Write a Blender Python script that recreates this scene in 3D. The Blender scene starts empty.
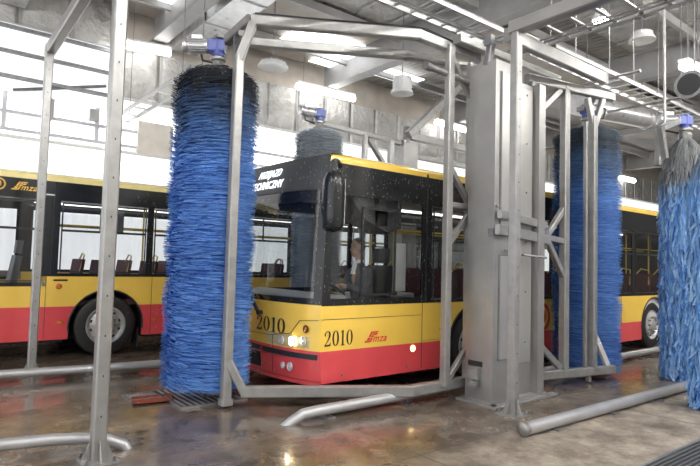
import bpy, bmesh, math, random
from mathutils import Vector, Matrix, Euler
random.seed(7)
PI = math.pi
col = bpy.context.scene.collection
sc = bpy.context.scene

# ------------------------------------------------------------------ camera
F, YAW, PITCH, ROLL, EYE = 551.8, .66867, .0540, .0273, 1.589
fw = Vector((math.sin(YAW)*math.cos(PITCH), math.cos(YAW)*math.cos(PITCH), math.sin(PITCH)))
rt = Vector((math.cos(YAW), -math.sin(YAW), 0)); up = rt.cross(fw)
rt, up = (rt*math.cos(ROLL)+up*math.sin(ROLL)), (up*math.cos(ROLL)-rt*math.sin(ROLL))
cd = bpy.data.cameras.new('camera'); cam = bpy.data.objects.new('camera', cd); col.objects.link(cam)
cam.matrix_world = Matrix(((rt.x, up.x, -fw.x, 0), (rt.y, up.y, -fw.y, 0), (rt.z, up.z, -fw.z, EYE), (0, 0, 0, 1)))
cd.sensor_width = 36; cd.lens = F*36/700; cd.clip_start = .05; cd.clip_end = 200
sc.camera = cam
O = Vector((0, 0, EYE))
def at(px, py, ax, v):
    """world point seen at a pixel on the plane x|y|z = v (0,1,2)"""
    d = fw+rt*((px-350)/F)-up*((py-233)/F)
    return O+d*((v-O[ax])/d[ax])

# ------------------------------------------------------------------ materials
def newmat(name):
    m = bpy.data.materials.new(name); m.use_nodes = True
    nt = m.node_tree; b = nt.nodes['Principled BSDF']
    return m, nt, b
def mat(name, c, rough=.5, metal=0, var=.06, scale=6, rvar=.08, emit=None, es=1, bump=0, bscale=40, coat=0, spec=.5, trans=0):
    m, nt, b = newmat(name); N, L = nt.nodes, nt.links
    b.inputs['Roughness'].default_value = rough; b.inputs['Metallic'].default_value = metal
    b.inputs['Coat Weight'].default_value = coat; b.inputs['Specular IOR Level'].default_value = spec
    tc = N.new('ShaderNodeTexCoord'); nz = N.new('ShaderNodeTexNoise'); nz.inputs['Scale'].default_value = scale; nz.inputs['Detail'].default_value = 5
    L.new(tc.outputs['Object'], nz.inputs['Vector'])
    cr = N.new('ShaderNodeValToRGB'); L.new(nz.outputs['Fac'], cr.inputs['Fac'])
    cr.color_ramp.elements[0].position = .3; cr.color_ramp.elements[1].position = .7
    cr.color_ramp.elements[0].color = tuple(max(0, x*(1-var)) for x in c)+(1,)
    cr.color_ramp.elements[1].color = tuple(min(1, x*(1+var)) for x in c)+(1,)
    L.new(cr.outputs['Color'], b.inputs['Base Color'])
    mr = N.new('ShaderNodeMapRange'); L.new(nz.outputs['Fac'], mr.inputs['Value'])
    mr.inputs['To Min'].default_value = max(0.02, rough-rvar); mr.inputs['To Max'].default_value = min(1, rough+rvar)
    L.new(mr.outputs['Result'], b.inputs['Roughness'])
    if emit:
        b.inputs['Emission Color'].default_value = tuple(emit)+(1,); b.inputs['Emission Strength'].default_value = es
    if bump:
        n2 = N.new('ShaderNodeTexNoise'); n2.inputs['Scale'].default_value = bscale; n2.inputs['Detail'].default_value = 4
        L.new(tc.outputs['Object'], n2.inputs['Vector'])
        bp = N.new('ShaderNodeBump'); bp.inputs['Strength'].default_value = bump; bp.inputs['Distance'].default_value = .02
        L.new(n2.outputs['Fac'], bp.inputs['Height']); L.new(bp.outputs['Normal'], b.inputs['Normal'])
    return m
def glassmat(name, tint, ior=1.5, rough=.02, boost=0.):
    m, nt, b = newmat(name); N, L = nt.nodes, nt.links; N.remove(b)
    out = [n for n in N if n.type == 'OUTPUT_MATERIAL'][0]
    tr = N.new('ShaderNodeBsdfTransparent'); tr.inputs['Color'].default_value = tuple(tint)+(1,)
    gl = N.new('ShaderNodeBsdfGlossy'); gl.inputs['Roughness'].default_value = rough
    fr = N.new('ShaderNodeFresnel'); fr.inputs['IOR'].default_value = ior
    tc = N.new('ShaderNodeTexCoord'); nz = N.new('ShaderNodeTexNoise'); nz.inputs['Scale'].default_value = 14; nz.inputs['Detail'].default_value = 3
    L.new(tc.outputs['Object'], nz.inputs['Vector']); bp = N.new('ShaderNodeBump'); bp.inputs['Strength'].default_value = .012; bp.inputs['Distance'].default_value = .02
    L.new(nz.outputs['Fac'], bp.inputs['Height']); L.new(bp.outputs['Normal'], gl.inputs['Normal'])
    ad = N.new('ShaderNodeMath'); ad.operation = 'ADD'; ad.inputs[1].default_value = boost; ad.use_clamp = True
    L.new(fr.outputs[0], ad.inputs[0])
    mx = N.new('ShaderNodeMixShader'); L.new(ad.outputs[0], mx.inputs[0]); L.new(tr.outputs[0], mx.inputs[1]); L.new(gl.outputs[0], mx.inputs[2])
    L.new(mx.outputs[0], out.inputs['Surface'])
    return m
def emat(name, c, s):
    m, nt, b = newmat(name); N, L = nt.nodes, nt.links
    b.inputs['Base Color'].default_value = (.8, .8, .8, 1); b.inputs['Emission Color'].default_value = tuple(c)+(1,); b.inputs['Emission Strength'].default_value = s
    return m

STEEL = mat('galvanised_steel', (.315, .312, .305), .36, .5, .12, 9, .1, bump=.05, bscale=60)
STEEL2 = mat('dull_steel_box', (.34, .335, .325), .36, .6, .1, 3, .1)
PANEL = mat('steel_panel', (.40, .395, .38), .34, .5, .06, 2.5, .08)
DSTEEL = mat('dark_steel', (.22, .22, .23), .45, .6, .2, 10)
BOLT = mat('bolt_steel', (.3, .29, .28), .4, .8, .1, 20)
RAIL = mat('wet_rail_steel', (.42, .42, .43), .38, .5, .1, 6, .06)
YEL = mat('bus_yellow_paint', (.86, .57, .095), .24, 0, .04, 3, .05, coat=.3)
RED = mat('bus_red_paint', (.68, .075, .085), .24, 0, .05, 3, .05, coat=.3)
BLK = mat('bus_black_band', (.016, .017, .019), .16, 0, .2, 5, .05, coat=0, spec=.4)
BLK2 = mat('matt_black_trim', (.02, .02, .022), .5, 0, .2, 8)
GREYCAP = mat('display_surround', (.055, .058, .062), .45, 0, .1, 5, spec=.3)
RUBBER = mat('tyre_rubber', (.018, .018, .019), .42, 0, .25, 20, .12, bump=.2, bscale=50)
RIM = mat('wheel_rim_steel', (.42, .42, .42), .4, .5, .15, 14)
DARK = mat('dark_under', (.012, .012, .013), .6)
INTG = mat('interior_grey', (.52, .53, .54), .5)
INTD = mat('interior_dark', (.08, .083, .088), .5)
INTW = mat('interior_white', (.62, .63, .62), .5)
SEATF = mat('seat_fabric_maroon', (.085, .022, .032), .8, var=.4, scale=60)
HANDR = mat('handrail_yellow', (.75, .55, .08), .35)
NUM = mat('number_black', (.012, .012, .012), .35)
LRED = mat('logo_red', (.62, .03, .03), .35)
LYEL = mat('logo_yellow', (.9, .55, .08), .35)
WHT = mat('white_lettering', (.85, .85, .85), .4)
DISP = emat('display_letters', (.9, .95, 1.), 1.3)
GLS = glassmat('side_glass', (.86, .88, .88), 1.45, .01, .02)
GLW = glassmat('windscreen_glass', (.82, .84, .85), 1.5, .01, .03)
CLR = glassmat('clear_lens', (.9, .9, .9), 1.4)
HEADL = emat('headlight_glow', (1, .9, .66), 22)
AMBON = emat('amber_lamp_lit', (1, .66, .22), 3.5)
PALEY = mat('pale_yellow_edge', (.86, .72, .30), .3)
AMB = mat('amber_lens', (.55, .16, .03), .25)
LENS = mat('lamp_reflector', (.85, .85, .83), .2, .5)
BLUEM = mat('motor_blue', (.09, .12, .36), .35)
MOTOR = mat('motor_silver', (.56, .56, .57), .3, .75, .12, 12)
CORD = mat('cable_black', (.03, .03, .035), .5)
TUBE = emat('fluorescent_tube', (1, .98, .95), 6)
SPOT = emat('spot_lamp', (1, .98, .95), 30)
FIX = mat('fixture_white', (.75, .75, .74), .4)
CAN = mat('high_bay_can', (.72, .72, .72), .35, .3)
TRAY = mat('cable_tray', (.5, .5, .5), .35, .7, .1, 10)
TRAYD = mat('cable_grey', (.34, .34, .34), .4, .6, .1, 10)  # plain grey of the cables lying in the ladders
GIRD = mat('roof_girder', (.33, .325, .32), .5, .2, .1, 3)
TAN = mat('trapezoid_sheet_tan', (.40, .36, .315), .6, 0, .15, 2)
DUCT = mat('duct_zinc', (.55, .55, .55), .3, .6, .15, 5, bump=.15, bscale=8)
SKIN = mat('skin', (.50, .30, .22), .5, var=.05)
JACKET = mat('dark_jacket', (.09, .095, .11), .8, var=.2, scale=20)
SHIRT = mat('white_shirt', (.75, .76, .78), .7)
HAIR = mat('grey_brown_hair', (.10, .075, .055), .7, var=.3, scale=40)
MUD = mat('grate_black', (.03, .03, .03), .6, 0)
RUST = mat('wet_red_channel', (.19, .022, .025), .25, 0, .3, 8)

def foil():
    m, nt, b = newmat('foil_insulation'); N, L = nt.nodes, nt.links
    b.inputs['Metallic'].default_value = .55
    tc = N.new('ShaderNodeTexCoord'); nz = N.new('ShaderNodeTexNoise'); nz.inputs['Scale'].default_value = 2.2; nz.inputs['Detail'].default_value = 8; nz.inputs['Roughness'].default_value = .65
    L.new(tc.outputs['Object'], nz.inputs['Vector'])
    vo = N.new('ShaderNodeTexVoronoi'); vo.inputs['Scale'].default_value = 5; vo.feature = 'DISTANCE_TO_EDGE'; L.new(nz.outputs['Color'], vo.inputs['Vector'])
    cr = N.new('ShaderNodeValToRGB'); L.new(nz.outputs['Fac'], cr.inputs['Fac'])
    cr.color_ramp.elements[0].position = .3; cr.color_ramp.elements[0].color = (.36, .355, .34, 1)
    cr.color_ramp.elements[1].position = .75; cr.color_ramp.elements[1].color = (.64, .63, .61, 1)
    L.new(cr.outputs['Color'], b.inputs['Base Color']); b.inputs['Roughness'].default_value = .38
    br = N.new('ShaderNodeTexWave'); br.wave_type = 'BANDS'; br.bands_direction = 'X'; br.inputs['Scale'].default_value = .33; br.inputs['Distortion'].default_value = .3
    L.new(tc.outputs['Object'], br.inputs['Vector'])
    pw = N.new('ShaderNodeMath'); pw.operation = 'POWER'; pw.inputs[1].default_value = 40; L.new(br.outputs['Fac'], pw.inputs[0])
    ad = N.new('ShaderNodeMath'); ad.operation = 'MULTIPLY_ADD'; ad.inputs[1].default_value = -.7
    L.new(pw.outputs[0], ad.inputs[0]); L.new(nz.outputs['Fac'], ad.inputs[2])
    bp = N.new('ShaderNodeBump'); bp.inputs['Strength'].default_value = 1.; bp.inputs['Distance'].default_value = .16
    L.new(ad.outputs[0], bp.inputs['Height']); L.new(bp.outputs['Normal'], b.inputs['Normal'])
    return m
FOIL = foil()

def corrugated(name, c, axis, scale, rough=.5, emit=0, dist=.04):
    m, nt, b = newmat(name); N, L = nt.nodes, nt.links
    b.inputs['Base Color'].default_value = tuple(c)+(1,); b.inputs['Roughness'].default_value = rough
    tc = N.new('ShaderNodeTexCoord'); w = N.new('ShaderNodeTexWave'); w.bands_direction = axis; w.inputs['Scale'].default_value = scale
    L.new(tc.outputs['Object'], w.inputs['Vector'])
    bp = N.new('ShaderNodeBump'); bp.inputs['Strength'].default_value = .8; bp.inputs['Distance'].default_value = dist
    L.new(w.outputs['Fac'], bp.inputs['Height']); L.new(bp.outputs['Normal'], b.inputs['Normal'])
    nz = N.new('ShaderNodeTexNoise'); nz.inputs['Scale'].default_value = 1.3; L.new(tc.outputs['Object'], nz.inputs['Vector'])
    mx = N.new('ShaderNodeMix'); mx.data_type = 'RGBA'; mx.inputs['A'].default_value = tuple(x*.85 for x in c)+(1,); mx.inputs['B'].default_value = tuple(min(1, x*1.08) for x in c)+(1,)
    L.new(nz.outputs['Fac'], mx.inputs['Factor']); L.new(mx.outputs['Result'], b.inputs['Base Color'])
    if emit:
        b.inputs['Emission Color'].default_value = (.97, .985, 1, 1); b.inputs['Emission Strength'].default_value = emit
    return m
WALLM = corrugated('white_corrugated_wall', (.85, .84, .81), 'X', 1.6)
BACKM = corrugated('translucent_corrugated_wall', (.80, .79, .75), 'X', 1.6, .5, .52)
CEILM = corrugated('trapezoid_ceiling_sheet', (.38, .365, .345), 'X', 1.7, .5, 0, .06)
SKYL = emat('daylight_window', (.96, .98, 1.), 1.7)
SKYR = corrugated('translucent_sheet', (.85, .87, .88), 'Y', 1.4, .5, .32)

def floormat():
    m, nt, b = newmat('wet_concrete_floor'); N, L = nt.nodes, nt.links
    tc = N.new('ShaderNodeTexCoord')
    def noise(s, d=6, r=.6, vec=None):
        n = N.new('ShaderNodeTexNoise'); n.inputs['Scale'].default_value = s; n.inputs['Detail'].default_value = d; n.inputs['Roughness'].default_value = r
        L.new(vec or tc.outputs['Object'], n.inputs['Vector']); return n
    mp = N.new('ShaderNodeMapping'); mp.inputs['Scale'].default_value = (.35, 1, 1); L.new(tc.outputs['Object'], mp.inputs['Vector'])
    n1 = noise(.9, 5, .6, mp.outputs['Vector']); n2 = noise(4, 14, .72); n3 = noise(45, 4, .6)
    cr = N.new('ShaderNodeValToRGB'); L.new(n2.outputs['Fac'], cr.inputs['Fac'])
    e = cr.color_ramp.elements; e[0].position = .40; e[0].color = (.040, .030, .024, 1); e[1].position = .60; e[1].color = (.23, .17, .128, 1)
    dry = N.new('ShaderNodeValToRGB'); L.new(n2.outputs['Fac'], dry.inputs['Fac'])
    e = dry.color_ramp.elements; e[0].position = .36; e[0].color = (.20, .165, .135, 1); e[1].position = .62; e[1].color = (.42, .365, .30, 1)
    # wetness: standing water in the wash lane and front of it, drier apron towards +x, -y
    sep = N.new('ShaderNodeSeparateXYZ'); L.new(tc.outputs['Object'], sep.inputs[0])
    def mth(op, a_, b_=None, c_=None, clamp=False):
        q = N.new('ShaderNodeMath'); q.operation = op; q.use_clamp = clamp
        for i_, v_ in enumerate((a_, b_, c_)):
            if v_ is None: continue
            if isinstance(v_, (int, float)): q.inputs[i_].default_value = v_
            else: L.new(v_, q.inputs[i_])
        return q.outputs[0]
    wob = mth('MULTIPLY_ADD', n1.outputs['Fac'], 1.6, -.8)
    yw = mth('ADD', mth('MULTIPLY', mth('SUBTRACT', sep.outputs['Y'], 3.0), 2.2), wob, None, True)
    xw = mth('ADD', mth('MULTIPLY', mth('SUBTRACT', 3.9, sep.outputs['X']), 1.4), wob, None, True)
    w0 = mth('MAXIMUM', yw, xw)
    damp = mth('MULTIPLY_ADD', n2.outputs['Fac'], 2.2, -.35, True)
    w1o = mth('MULTIPLY', w0, mth('MULTIPLY_ADD', damp, .6, .4), None, True)
    class _W: outputs = [w1o]
    w1 = _W
    mx = N.new('ShaderNodeMix'); mx.data_type = 'RGBA'; L.new(w1.outputs[0], mx.inputs['Factor']); L.new(dry.outputs['Color'], mx.inputs['A']); L.new(cr.outputs['Color'], mx.inputs['B'])
    # dirt stains of its own
    st = N.new('ShaderNodeValToRGB'); L.new(noise(1.7, 6, .7).outputs['Fac'], st.inputs['Fac'])
    st.color_ramp.elements[0].position = .35; st.color_ramp.elements[0].color = (.25, .20, .17, 1); st.color_ramp.elements[1].position = .58; st.color_ramp.elements[1].color = (1, 1, 1, 1)
    m2 = N.new('ShaderNodeMix'); m2.data_type = 'RGBA'; m2.blend_type = 'MULTIPLY'; m2.inputs['Factor'].default_value = .8
    L.new(mx.outputs['Result'], m2.inputs['A'])
    L.new(st.outputs['Color'], m2.inputs['B'])
    jt = None
    for ch, off, per in (('X', 3.42, 3.1), ('Y', 3.30, 4.3)):
        a = N.new('ShaderNodeMath'); a.operation = 'SUBTRACT'; a.inputs[1].default_value = off; L.new(sep.outputs[ch], a.inputs[0])
        p = N.new('ShaderNodeMath'); p.operation = 'PINGPONG'; p.inputs[1].default_value = per/2; L.new(a.outputs[0], p.inputs[0])
        g = N.new('ShaderNodeMath'); g.operation = 'LESS_THAN'; g.inputs[1].default_value = .008; L.new(p.outputs[0], g.inputs[0])
        if jt is None: jt = g
        else:
            q = N.new('ShaderNodeMath'); q.operation = 'MAXIMUM'; L.new(jt.outputs[0], q.inputs[0]); L.new(g.outputs[0], q.inputs[1]); jt = q
    m3 = N.new('ShaderNodeMix'); m3.data_type = 'RGBA'; L.new(jt.outputs[0], m3.inputs['Factor']); L.new(m2.outputs['Result'], m3.inputs['A']); m3.inputs['B'].default_value = (.05, .045, .04, 1)
    L.new(m3.outputs['Result'], b.inputs['Base Color'])
    # roughness
    pr = N.new('ShaderNodeValToRGB'); L.new(noise(1.3, 4, .5, mp.outputs['Vector']).outputs['Fac'], pr.inputs['Fac'])
    pr.color_ramp.elements[0].position = .40; pr.color_ramp.elements[0].color = (.07, .07, .07, 1); pr.color_ramp.elements[1].position = .62; pr.color_ramp.elements[1].color = (.30, .30, .30, 1)
    rm = N.new('ShaderNodeMix'); rm.data_type = 'FLOAT'; L.new(w1.outputs[0], rm.inputs['Factor']); rm.inputs['A'].default_value = .6; L.new(pr.outputs['Color'], rm.inputs['B'])
    L.new(rm.outputs['Result'], b.inputs['Roughness']); b.inputs['Specular IOR Level'].default_value = .62
    cw = N.new('ShaderNodeMath'); cw.operation = 'MULTIPLY'; cw.inputs[1].default_value = .5; L.new(w1.outputs[0], cw.inputs[0]); L.new(cw.outputs[0], b.inputs['Coat Weight']); b.inputs['Coat Roughness'].default_value = .09; b.inputs['Coat IOR'].default_value = 1.4
    hs = N.new('ShaderNodeMath'); hs.operation = 'MULTIPLY_ADD'; hs.inputs[1].default_value = .35; L.new(n3.outputs['Fac'], hs.inputs[0]); L.new(n2.outputs['Fac'], hs.inputs[2])
    bs = N.new('ShaderNodeMix'); bs.data_type = 'FLOAT'; L.new(w1.outputs[0], bs.inputs['Factor']); bs.inputs['A'].default_value = .5; bs.inputs['B'].default_value = .14
    bp = N.new('ShaderNodeBump'); bp.inputs['Distance'].default_value = .02; L.new(bs.outputs['Result'], bp.inputs['Strength']); L.new(hs.outputs[0], bp.inputs['Height']); L.new(bp.outputs['Normal'], b.inputs['Normal'])
    return m
FLOORM = floormat()

def bristlemat(name, deep, tip, top, zt0, zt1, low=1.0):
    """blue plastic bristles, a black or grey set in the top rows; each bristle has its own shade (attribute 'shade')"""
    m, nt, b = newmat(name); N, L = nt.nodes, nt.links
    out = [n for n in N if n.type == 'OUTPUT_MATERIAL'][0]
    at_ = N.new('ShaderNodeAttribute'); at_.attribute_name = 'shade'
    cr = N.new('ShaderNodeValToRGB'); L.new(at_.outputs['Fac'], cr.inputs['Fac'])
    cr.color_ramp.elements[0].color = tuple(deep)+(1,); cr.color_ramp.elements[1].color = tuple(tip)+(1,)
    tc = N.new('ShaderNodeTexCoord'); sep = N.new('ShaderNodeSeparateXYZ'); L.new(tc.outputs['Object'], sep.inputs[0])
    nz = N.new('ShaderNodeTexNoise'); nz.inputs['Scale'].default_value = 5; L.new(tc.outputs['Object'], nz.inputs['Vector'])
    z = N.new('ShaderNodeMath'); z.operation = 'MULTIPLY_ADD'; z.inputs[1].default_value = .5; L.new(nz.outputs['Fac'], z.inputs[0]); L.new(sep.outputs['Z'], z.inputs[2])
    mr = N.new('ShaderNodeMapRange'); L.new(z.outputs[0], mr.inputs['Value']); mr.inputs['From Min'].default_value = zt0+.25; mr.inputs['From Max'].default_value = zt1+.25
    mx = N.new('ShaderNodeMix'); mx.data_type = 'RGBA'; L.new(mr.outputs['Result'], mx.inputs['Factor']); L.new(cr.outputs['Color'], mx.inputs['A'])
    tp = N.new('ShaderNodeMix'); tp.data_type = 'RGBA'; L.new(at_.outputs['Fac'], tp.inputs['Factor']); tp.inputs['A'].default_value = tuple(x*.5 for x in top)+(1,); tp.inputs['B'].default_value = tuple(min(1, x*1.8) for x in top)+(1,)
    L.new(tp.outputs['Result'], mx.inputs['B']); L.new(mx.outputs['Result'], b.inputs['Base Color'])
    b.inputs['Roughness'].default_value = .45
    tl = N.new('ShaderNodeBsdfTranslucent'); L.new(mx.outputs['Result'], tl.inputs['Color'])
    ms = N.new('ShaderNodeMixShader'); ms.inputs[0].default_value = .4; L.new(b.outputs[0], ms.inputs[1]); L.new(tl.outputs[0], ms.inputs[2])
    L.new(ms.outputs[0], out.inputs['Surface'])
    return m
BRI = bristlemat('blue_bristles', (.02, .12, .50), (.26, .56, 1.0), (.018, .022, .035), 2.55, 3.4)
BRI2 = bristlemat('blue_bristles_pale', (.02, .11, .44), (.22, .48, .92), (.045, .07, .10), 2.6, 3.4)
MOP = bristlemat('blue_cloth_strips', (.13, .36, .78), (.50, .76, 1.0), (.24, .25, .26), 2.55, 2.95)
FARB = bristlemat('grey_blue_bristles', (.34, .41, .50), (.68, .76, .86), (.38, .43, .48), 2.3, 3.2)

# ------------------------------------------------------------------ mesh helpers
class MB:
    def __init__(s): s.v = []; s.f = []; s.mi = []; s.sm = []; s.sh = None
    def quad(s, a, b, c, d, mi=0):
        n = len(s.v); s.v += [a, b, c, d]; s.f.append((n, n+1, n+2, n+3)); s.mi.append(mi); return s
    def add(s, vs, fs, mi=0):
        n = len(s.v); s.v += [tuple(v) for v in vs]
        for f in fs: s.f.append(tuple(i+n for i in f)); s.mi.append(mi)
        return s
    def box(s, x0, x1, y0, y1, z0, z1, mi=0):
        return s.add([(x0, y0, z0), (x1, y0, z0), (x1, y1, z0), (x0, y1, z0), (x0, y0, z1), (x1, y0, z1), (x1, y1, z1), (x0, y1, z1)],
                     [(3, 2, 1, 0), (4, 5, 6, 7), (0, 1, 5, 4), (1, 2, 6, 5), (2, 3, 7, 6), (3, 0, 4, 7)], mi)
    def cbox(s, x, y, z, sx, sy, sz, mi=0): return s.box(x-sx/2, x+sx/2, y-sy/2, y+sy/2, z-sz/2, z+sz/2, mi)
    def beam(s, p, q, w, h=None, mi=0, upv=(0, 0, 1)):
        h = h or w; p = Vector(p); q = Vector(q); d = (q-p).normalized(); u = Vector(upv)
        if abs(d.dot(u)) > .98: u = Vector((0, 1, 0)) if abs(d.y) < .9 else Vector((1, 0, 0))
        r = d.cross(u).normalized()*w/2; t = r.cross(d).normalized()*h/2; e = .12*min(w, h)
        ring = []
        for a, b in ((-1, -1), (1, -1), (1, 1), (-1, 1)):
            ring.append((a, b))
        vs = []
        # chamfered section, 8 points
        rr = r.length; tt = t.length; rn = r.normalized(); tn = t.normalized(); sec = []
        for a, b in ring:
            c1 = (a*rr, b*(tt-e)); c2 = (a*(rr-e), b*tt)
            if (a, b) in ((-1, -1), (1, 1)): sec += [c1, c2]
            else: sec += [c2, c1]
        for P in (p, q):
            for a, b in sec: vs.append(P+rn*a+tn*b)
        fs = [tuple(range(7, -1, -1)), tuple(range(8, 16))]
        for i in range(8): fs.append((i, (i+1) % 8, 8+(i+1) % 8, 8+i))
        return s.add(vs, fs, mi)
    def tube(s, pts, r, n=12, mi=0, cap=True):
        pts = [Vector(p) for p in pts]; rs = r if isinstance(r, (list, tuple)) else [r]*len(pts); vs = []; prev = None
        for i, p in enumerate(pts):
            d = (pts[min(i+1, len(pts)-1)]-pts[max(i-1, 0)]).normalized()
            if prev is None: u = Vector((0, 0, 1)) if abs(d.z) < .9 else Vector((1, 0, 0)); a = d.cross(u).normalized()
            else: a = (prev-d*prev.dot(d)).normalized()
            prev = a; b = d.cross(a)
            for k in range(n): t = 2*PI*k/n; vs.append(p+(a*math.cos(t)+b*math.sin(t))*rs[i])
        fs = []
        for i in range(len(pts)-1):
            for k in range(n): fs.append((i*n+k, i*n+(k+1) % n, (i+1)*n+(k+1) % n, (i+1)*n+k))
        if cap: fs.append(tuple(range(n-1, -1, -1))); fs.append(tuple(range((len(pts)-1)*n, len(pts)*n)))
        return s.add(vs, fs, mi)
    def lathe(s, prof, c=(0, 0, 0), axis='z', n=24, mi=0):
        vs = []; fs = []; m = len(prof)
        for k in range(n):
            t = 2*PI*k/n
            for r, h in prof:
                a, b = r*math.cos(t), r*math.sin(t)
                v = {'z': (a, b, h), 'y': (a, h, b), 'x': (h, a, b)}[axis]
                vs.append((v[0]+c[0], v[1]+c[1], v[2]+c[2]))
        for k in range(n):
            for i in range(m-1): fs.append((k*m+i, ((k+1) % n)*m+i, ((k+1) % n)*m+i+1, k*m+i+1))
        return s.add(vs, fs, mi)
    def prism(s, poly, y0, y1, mi=0):
        """poly in x,z extruded along y"""
        n = len(poly); vs = [(x, y0, z) for x, z in poly]+[(x, y1, z) for x, z in poly]
        fs = [tuple(range(n)), tuple(range(2*n-1, n-1, -1))]+[((i+1) % n, i, n+i, n+(i+1) % n) for i in range(n)]
        return s.add(vs, fs, mi)
    def build(s, name, m, parent=None, smooth=False, origin=None):
        """vertices are given in the thing's own frame, or in world space when an origin is stored for the parent"""
        org = Vector(origin) if origin is not None else ORG.get(parent.name if parent else None, Vector((0, 0, 0)))
        me = bpy.data.meshes.new(name)
        me.from_pydata([(v[0]-org.x, v[1]-org.y, v[2]-org.z) for v in s.v], [], s.f)
        for mm in (m if isinstance(m, (list, tuple)) else [m]): me.materials.append(mm)
        me.polygons.foreach_set('material_index', s.mi)
        bm = bmesh.new(); bm.from_mesh(me)
        if len(bm.faces) < 6000:
            bmesh.ops.remove_doubles(bm, verts=bm.verts, dist=1e-5); bmesh.ops.recalc_face_normals(bm, faces=bm.faces)
        bm.to_mesh(me); bm.free()
        if smooth:
            me.polygons.foreach_set('use_smooth', [True]*len(me.polygons))
            me.set_sharp_from_angle(angle=math.radians(35))
        if s.sh is not None:
            a = me.attributes.new('shade', 'FLOAT', 'FACE'); a.data.foreach_set('value', s.sh)
        o = bpy.data.objects.new(name, me); col.objects.link(o)
        if parent: o.parent = parent; ORG[o.name] = org
        else: o.location = org; ORG[o.name] = org
        return o
ORG = {}
def tag(o, label, cat, group=None, kind=None):
    if label: o['label'] = label
    if cat: o['category'] = cat
    if group: o['group'] = group
    if kind: o['kind'] = kind
    return o
def thing(name, label, cat, loc=(0, 0, 0), group=None, world=True):
    o = bpy.data.objects.new(name, None); col.objects.link(o); o.location = loc; o.empty_display_size = .2
    ORG[o.name] = Vector(loc) if world else Vector((0, 0, 0))
    return tag(o, label, cat, group)
def struct(name, mb, m):
    o = mb.build(name, m); o['kind'] = 'structure'; return o
def copy_tree(o, loc=None, label=None, parent=None):
    c = o.copy(); col.objects.link(c)
    if parent: c.parent = parent
    if loc is not None: c.location = loc
    if label: c['label'] = label
    for ch in list(o.children): copy_tree(ch, None, None, c)
    return c
def text_mesh(txt, size, shear=0, spacing=1.0, bold=0):
    """built-in font outline as flat (x, y) triangles"""
    cu = bpy.data.curves.new('t', 'FONT'); cu.body = txt; cu.size = size; cu.shear = shear; cu.space_character = spacing; cu.offset = bold; cu.align_x = 'LEFT'; cu.resolution_u = 3
    o = bpy.data.objects.new('t', cu); col.objects.link(o)
    dg = bpy.context.evaluated_depsgraph_get(); me = o.evaluated_get(dg).to_mesh()
    vs = [(v.co.x, v.co.y) for v in me.vertices]; fs = [tuple(p.vertices) for p in me.polygons]
    o.evaluated_get(dg).to_mesh_clear(); bpy.data.objects.remove(o); bpy.data.curves.remove(cu)
    return vs, fs
def place2d(mb, vs, fs, fn, th=.003, mi=0):
    """lay flat glyphs on a surface, fn(x, y, depth) -> world"""
    n = len(vs); edge = {}
    for f in fs:
        for i in range(len(f)):
            a, b = f[i], f[(i+1) % len(f)]
            edge[(a, b)] = 1
    V = [fn(x, y, th) for x, y in vs]+[fn(x, y, 0) for x, y in vs]
    FF = [tuple(f) for f in fs]
    for (a, b) in edge:
        if (b, a) not in edge: FF.append((b, a, a+n, b+n))
    mb.add(V, FF, mi)
def stroke(pts, ws):
    """variable-width stroke -> verts, faces"""
    vs = []; fs = []
    for i, (x, y) in enumerate(pts):
        x0, y0 = pts[max(i-1, 0)]; x1, y1 = pts[min(i+1, len(pts)-1)]; d = math.hypot(x1-x0, y1-y0) or 1
        nx, ny = -(y1-y0)/d, (x1-x0)/d; w = ws[i]/2
        vs += [(x+nx*w, y+ny*w), (x-nx*w, y-ny*w)]
    for i in range(len(pts)-1): fs.append((2*i, 2*i+1, 2*i+3, 2*i+2))
    return vs, fs
def digits2010(h):
    """serif numerals 2 0 1 0, height h; returns list of (verts, faces)"""
    out = []; x = 0
    def sc_(pts): return [(x+px*h, py*h) for px, py in pts]
    for ch in '2010':
        if ch == '0':
            n = 28; vs = []; fs = []
            for k in range(n):
                t = 2*PI*k/n; vs.append((x+h*(.29+.27*math.cos(t)), h*(.5+.5*math.sin(t)))); vs.append((x+h*(.29+.135*math.cos(t)), h*(.5+.455*math.sin(t))))
            for k in range(n): fs.append((2*k, 2*k+1, (2*k+3) % (2*n), (2*k+2) % (2*n)))
            out.append((vs, fs)); x += .66*h
        elif ch == '1':
            out.append(stroke(sc_([(.22, 0.02), (.22, .98)]), [.13*h, .13*h]))
            out.append(stroke(sc_([(.06, .02), (.38, .02)]), [.05*h, .05*h]))
            out.append(stroke(sc_([(.06, .86), (.16, .93), (.25, 1.0)]), [.03*h, .05*h, .06*h])); x += .5*h
        else:
            P = [(.07, .70), (.09, .80), (.16, .92), (.28, .965), (.40, .92), (.455, .80), (.44, .66), (.36, .48), (.24, .30), (.12, .14), (.06, .06)]
            W = [.09, .09, .07, .06, .10, .14, .13, .09, .06, .05, .05]
            out.append(stroke(sc_(P), [w*h for w in W]))
            out.append(stroke(sc_([(.04, .055), (.3, .055), (.47, .075), (.53, .24)]), [.11*h, .11*h, .13*h, .02*h]))
            out.append(stroke(sc_([(.05, .70), (.13, .70)]), [.09*h, .09*h])); x += .64*h
    return out
def disc2d(cx, cy, r, n=20): return [(cx+r*math.cos(2*PI*k/n), cy+r*math.sin(2*PI*k/n)) for k in range(n)], [tuple(range(n))]
def ring2d(cx, cy, r0, r1, n=28, a0=0, a1=2*PI):
    vs = []; fs = []
    for k in range(n+1):
        t = a0+(a1-a0)*k/n; vs += [(cx+r1*math.cos(t), cy+r1*math.sin(t)), (cx+r0*math.cos(t), cy+r0*math.sin(t))]
    for k in range(n): fs.append((2*k, 2*k+1, 2*k+3, 2*k+2))
    return vs, fs

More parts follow.
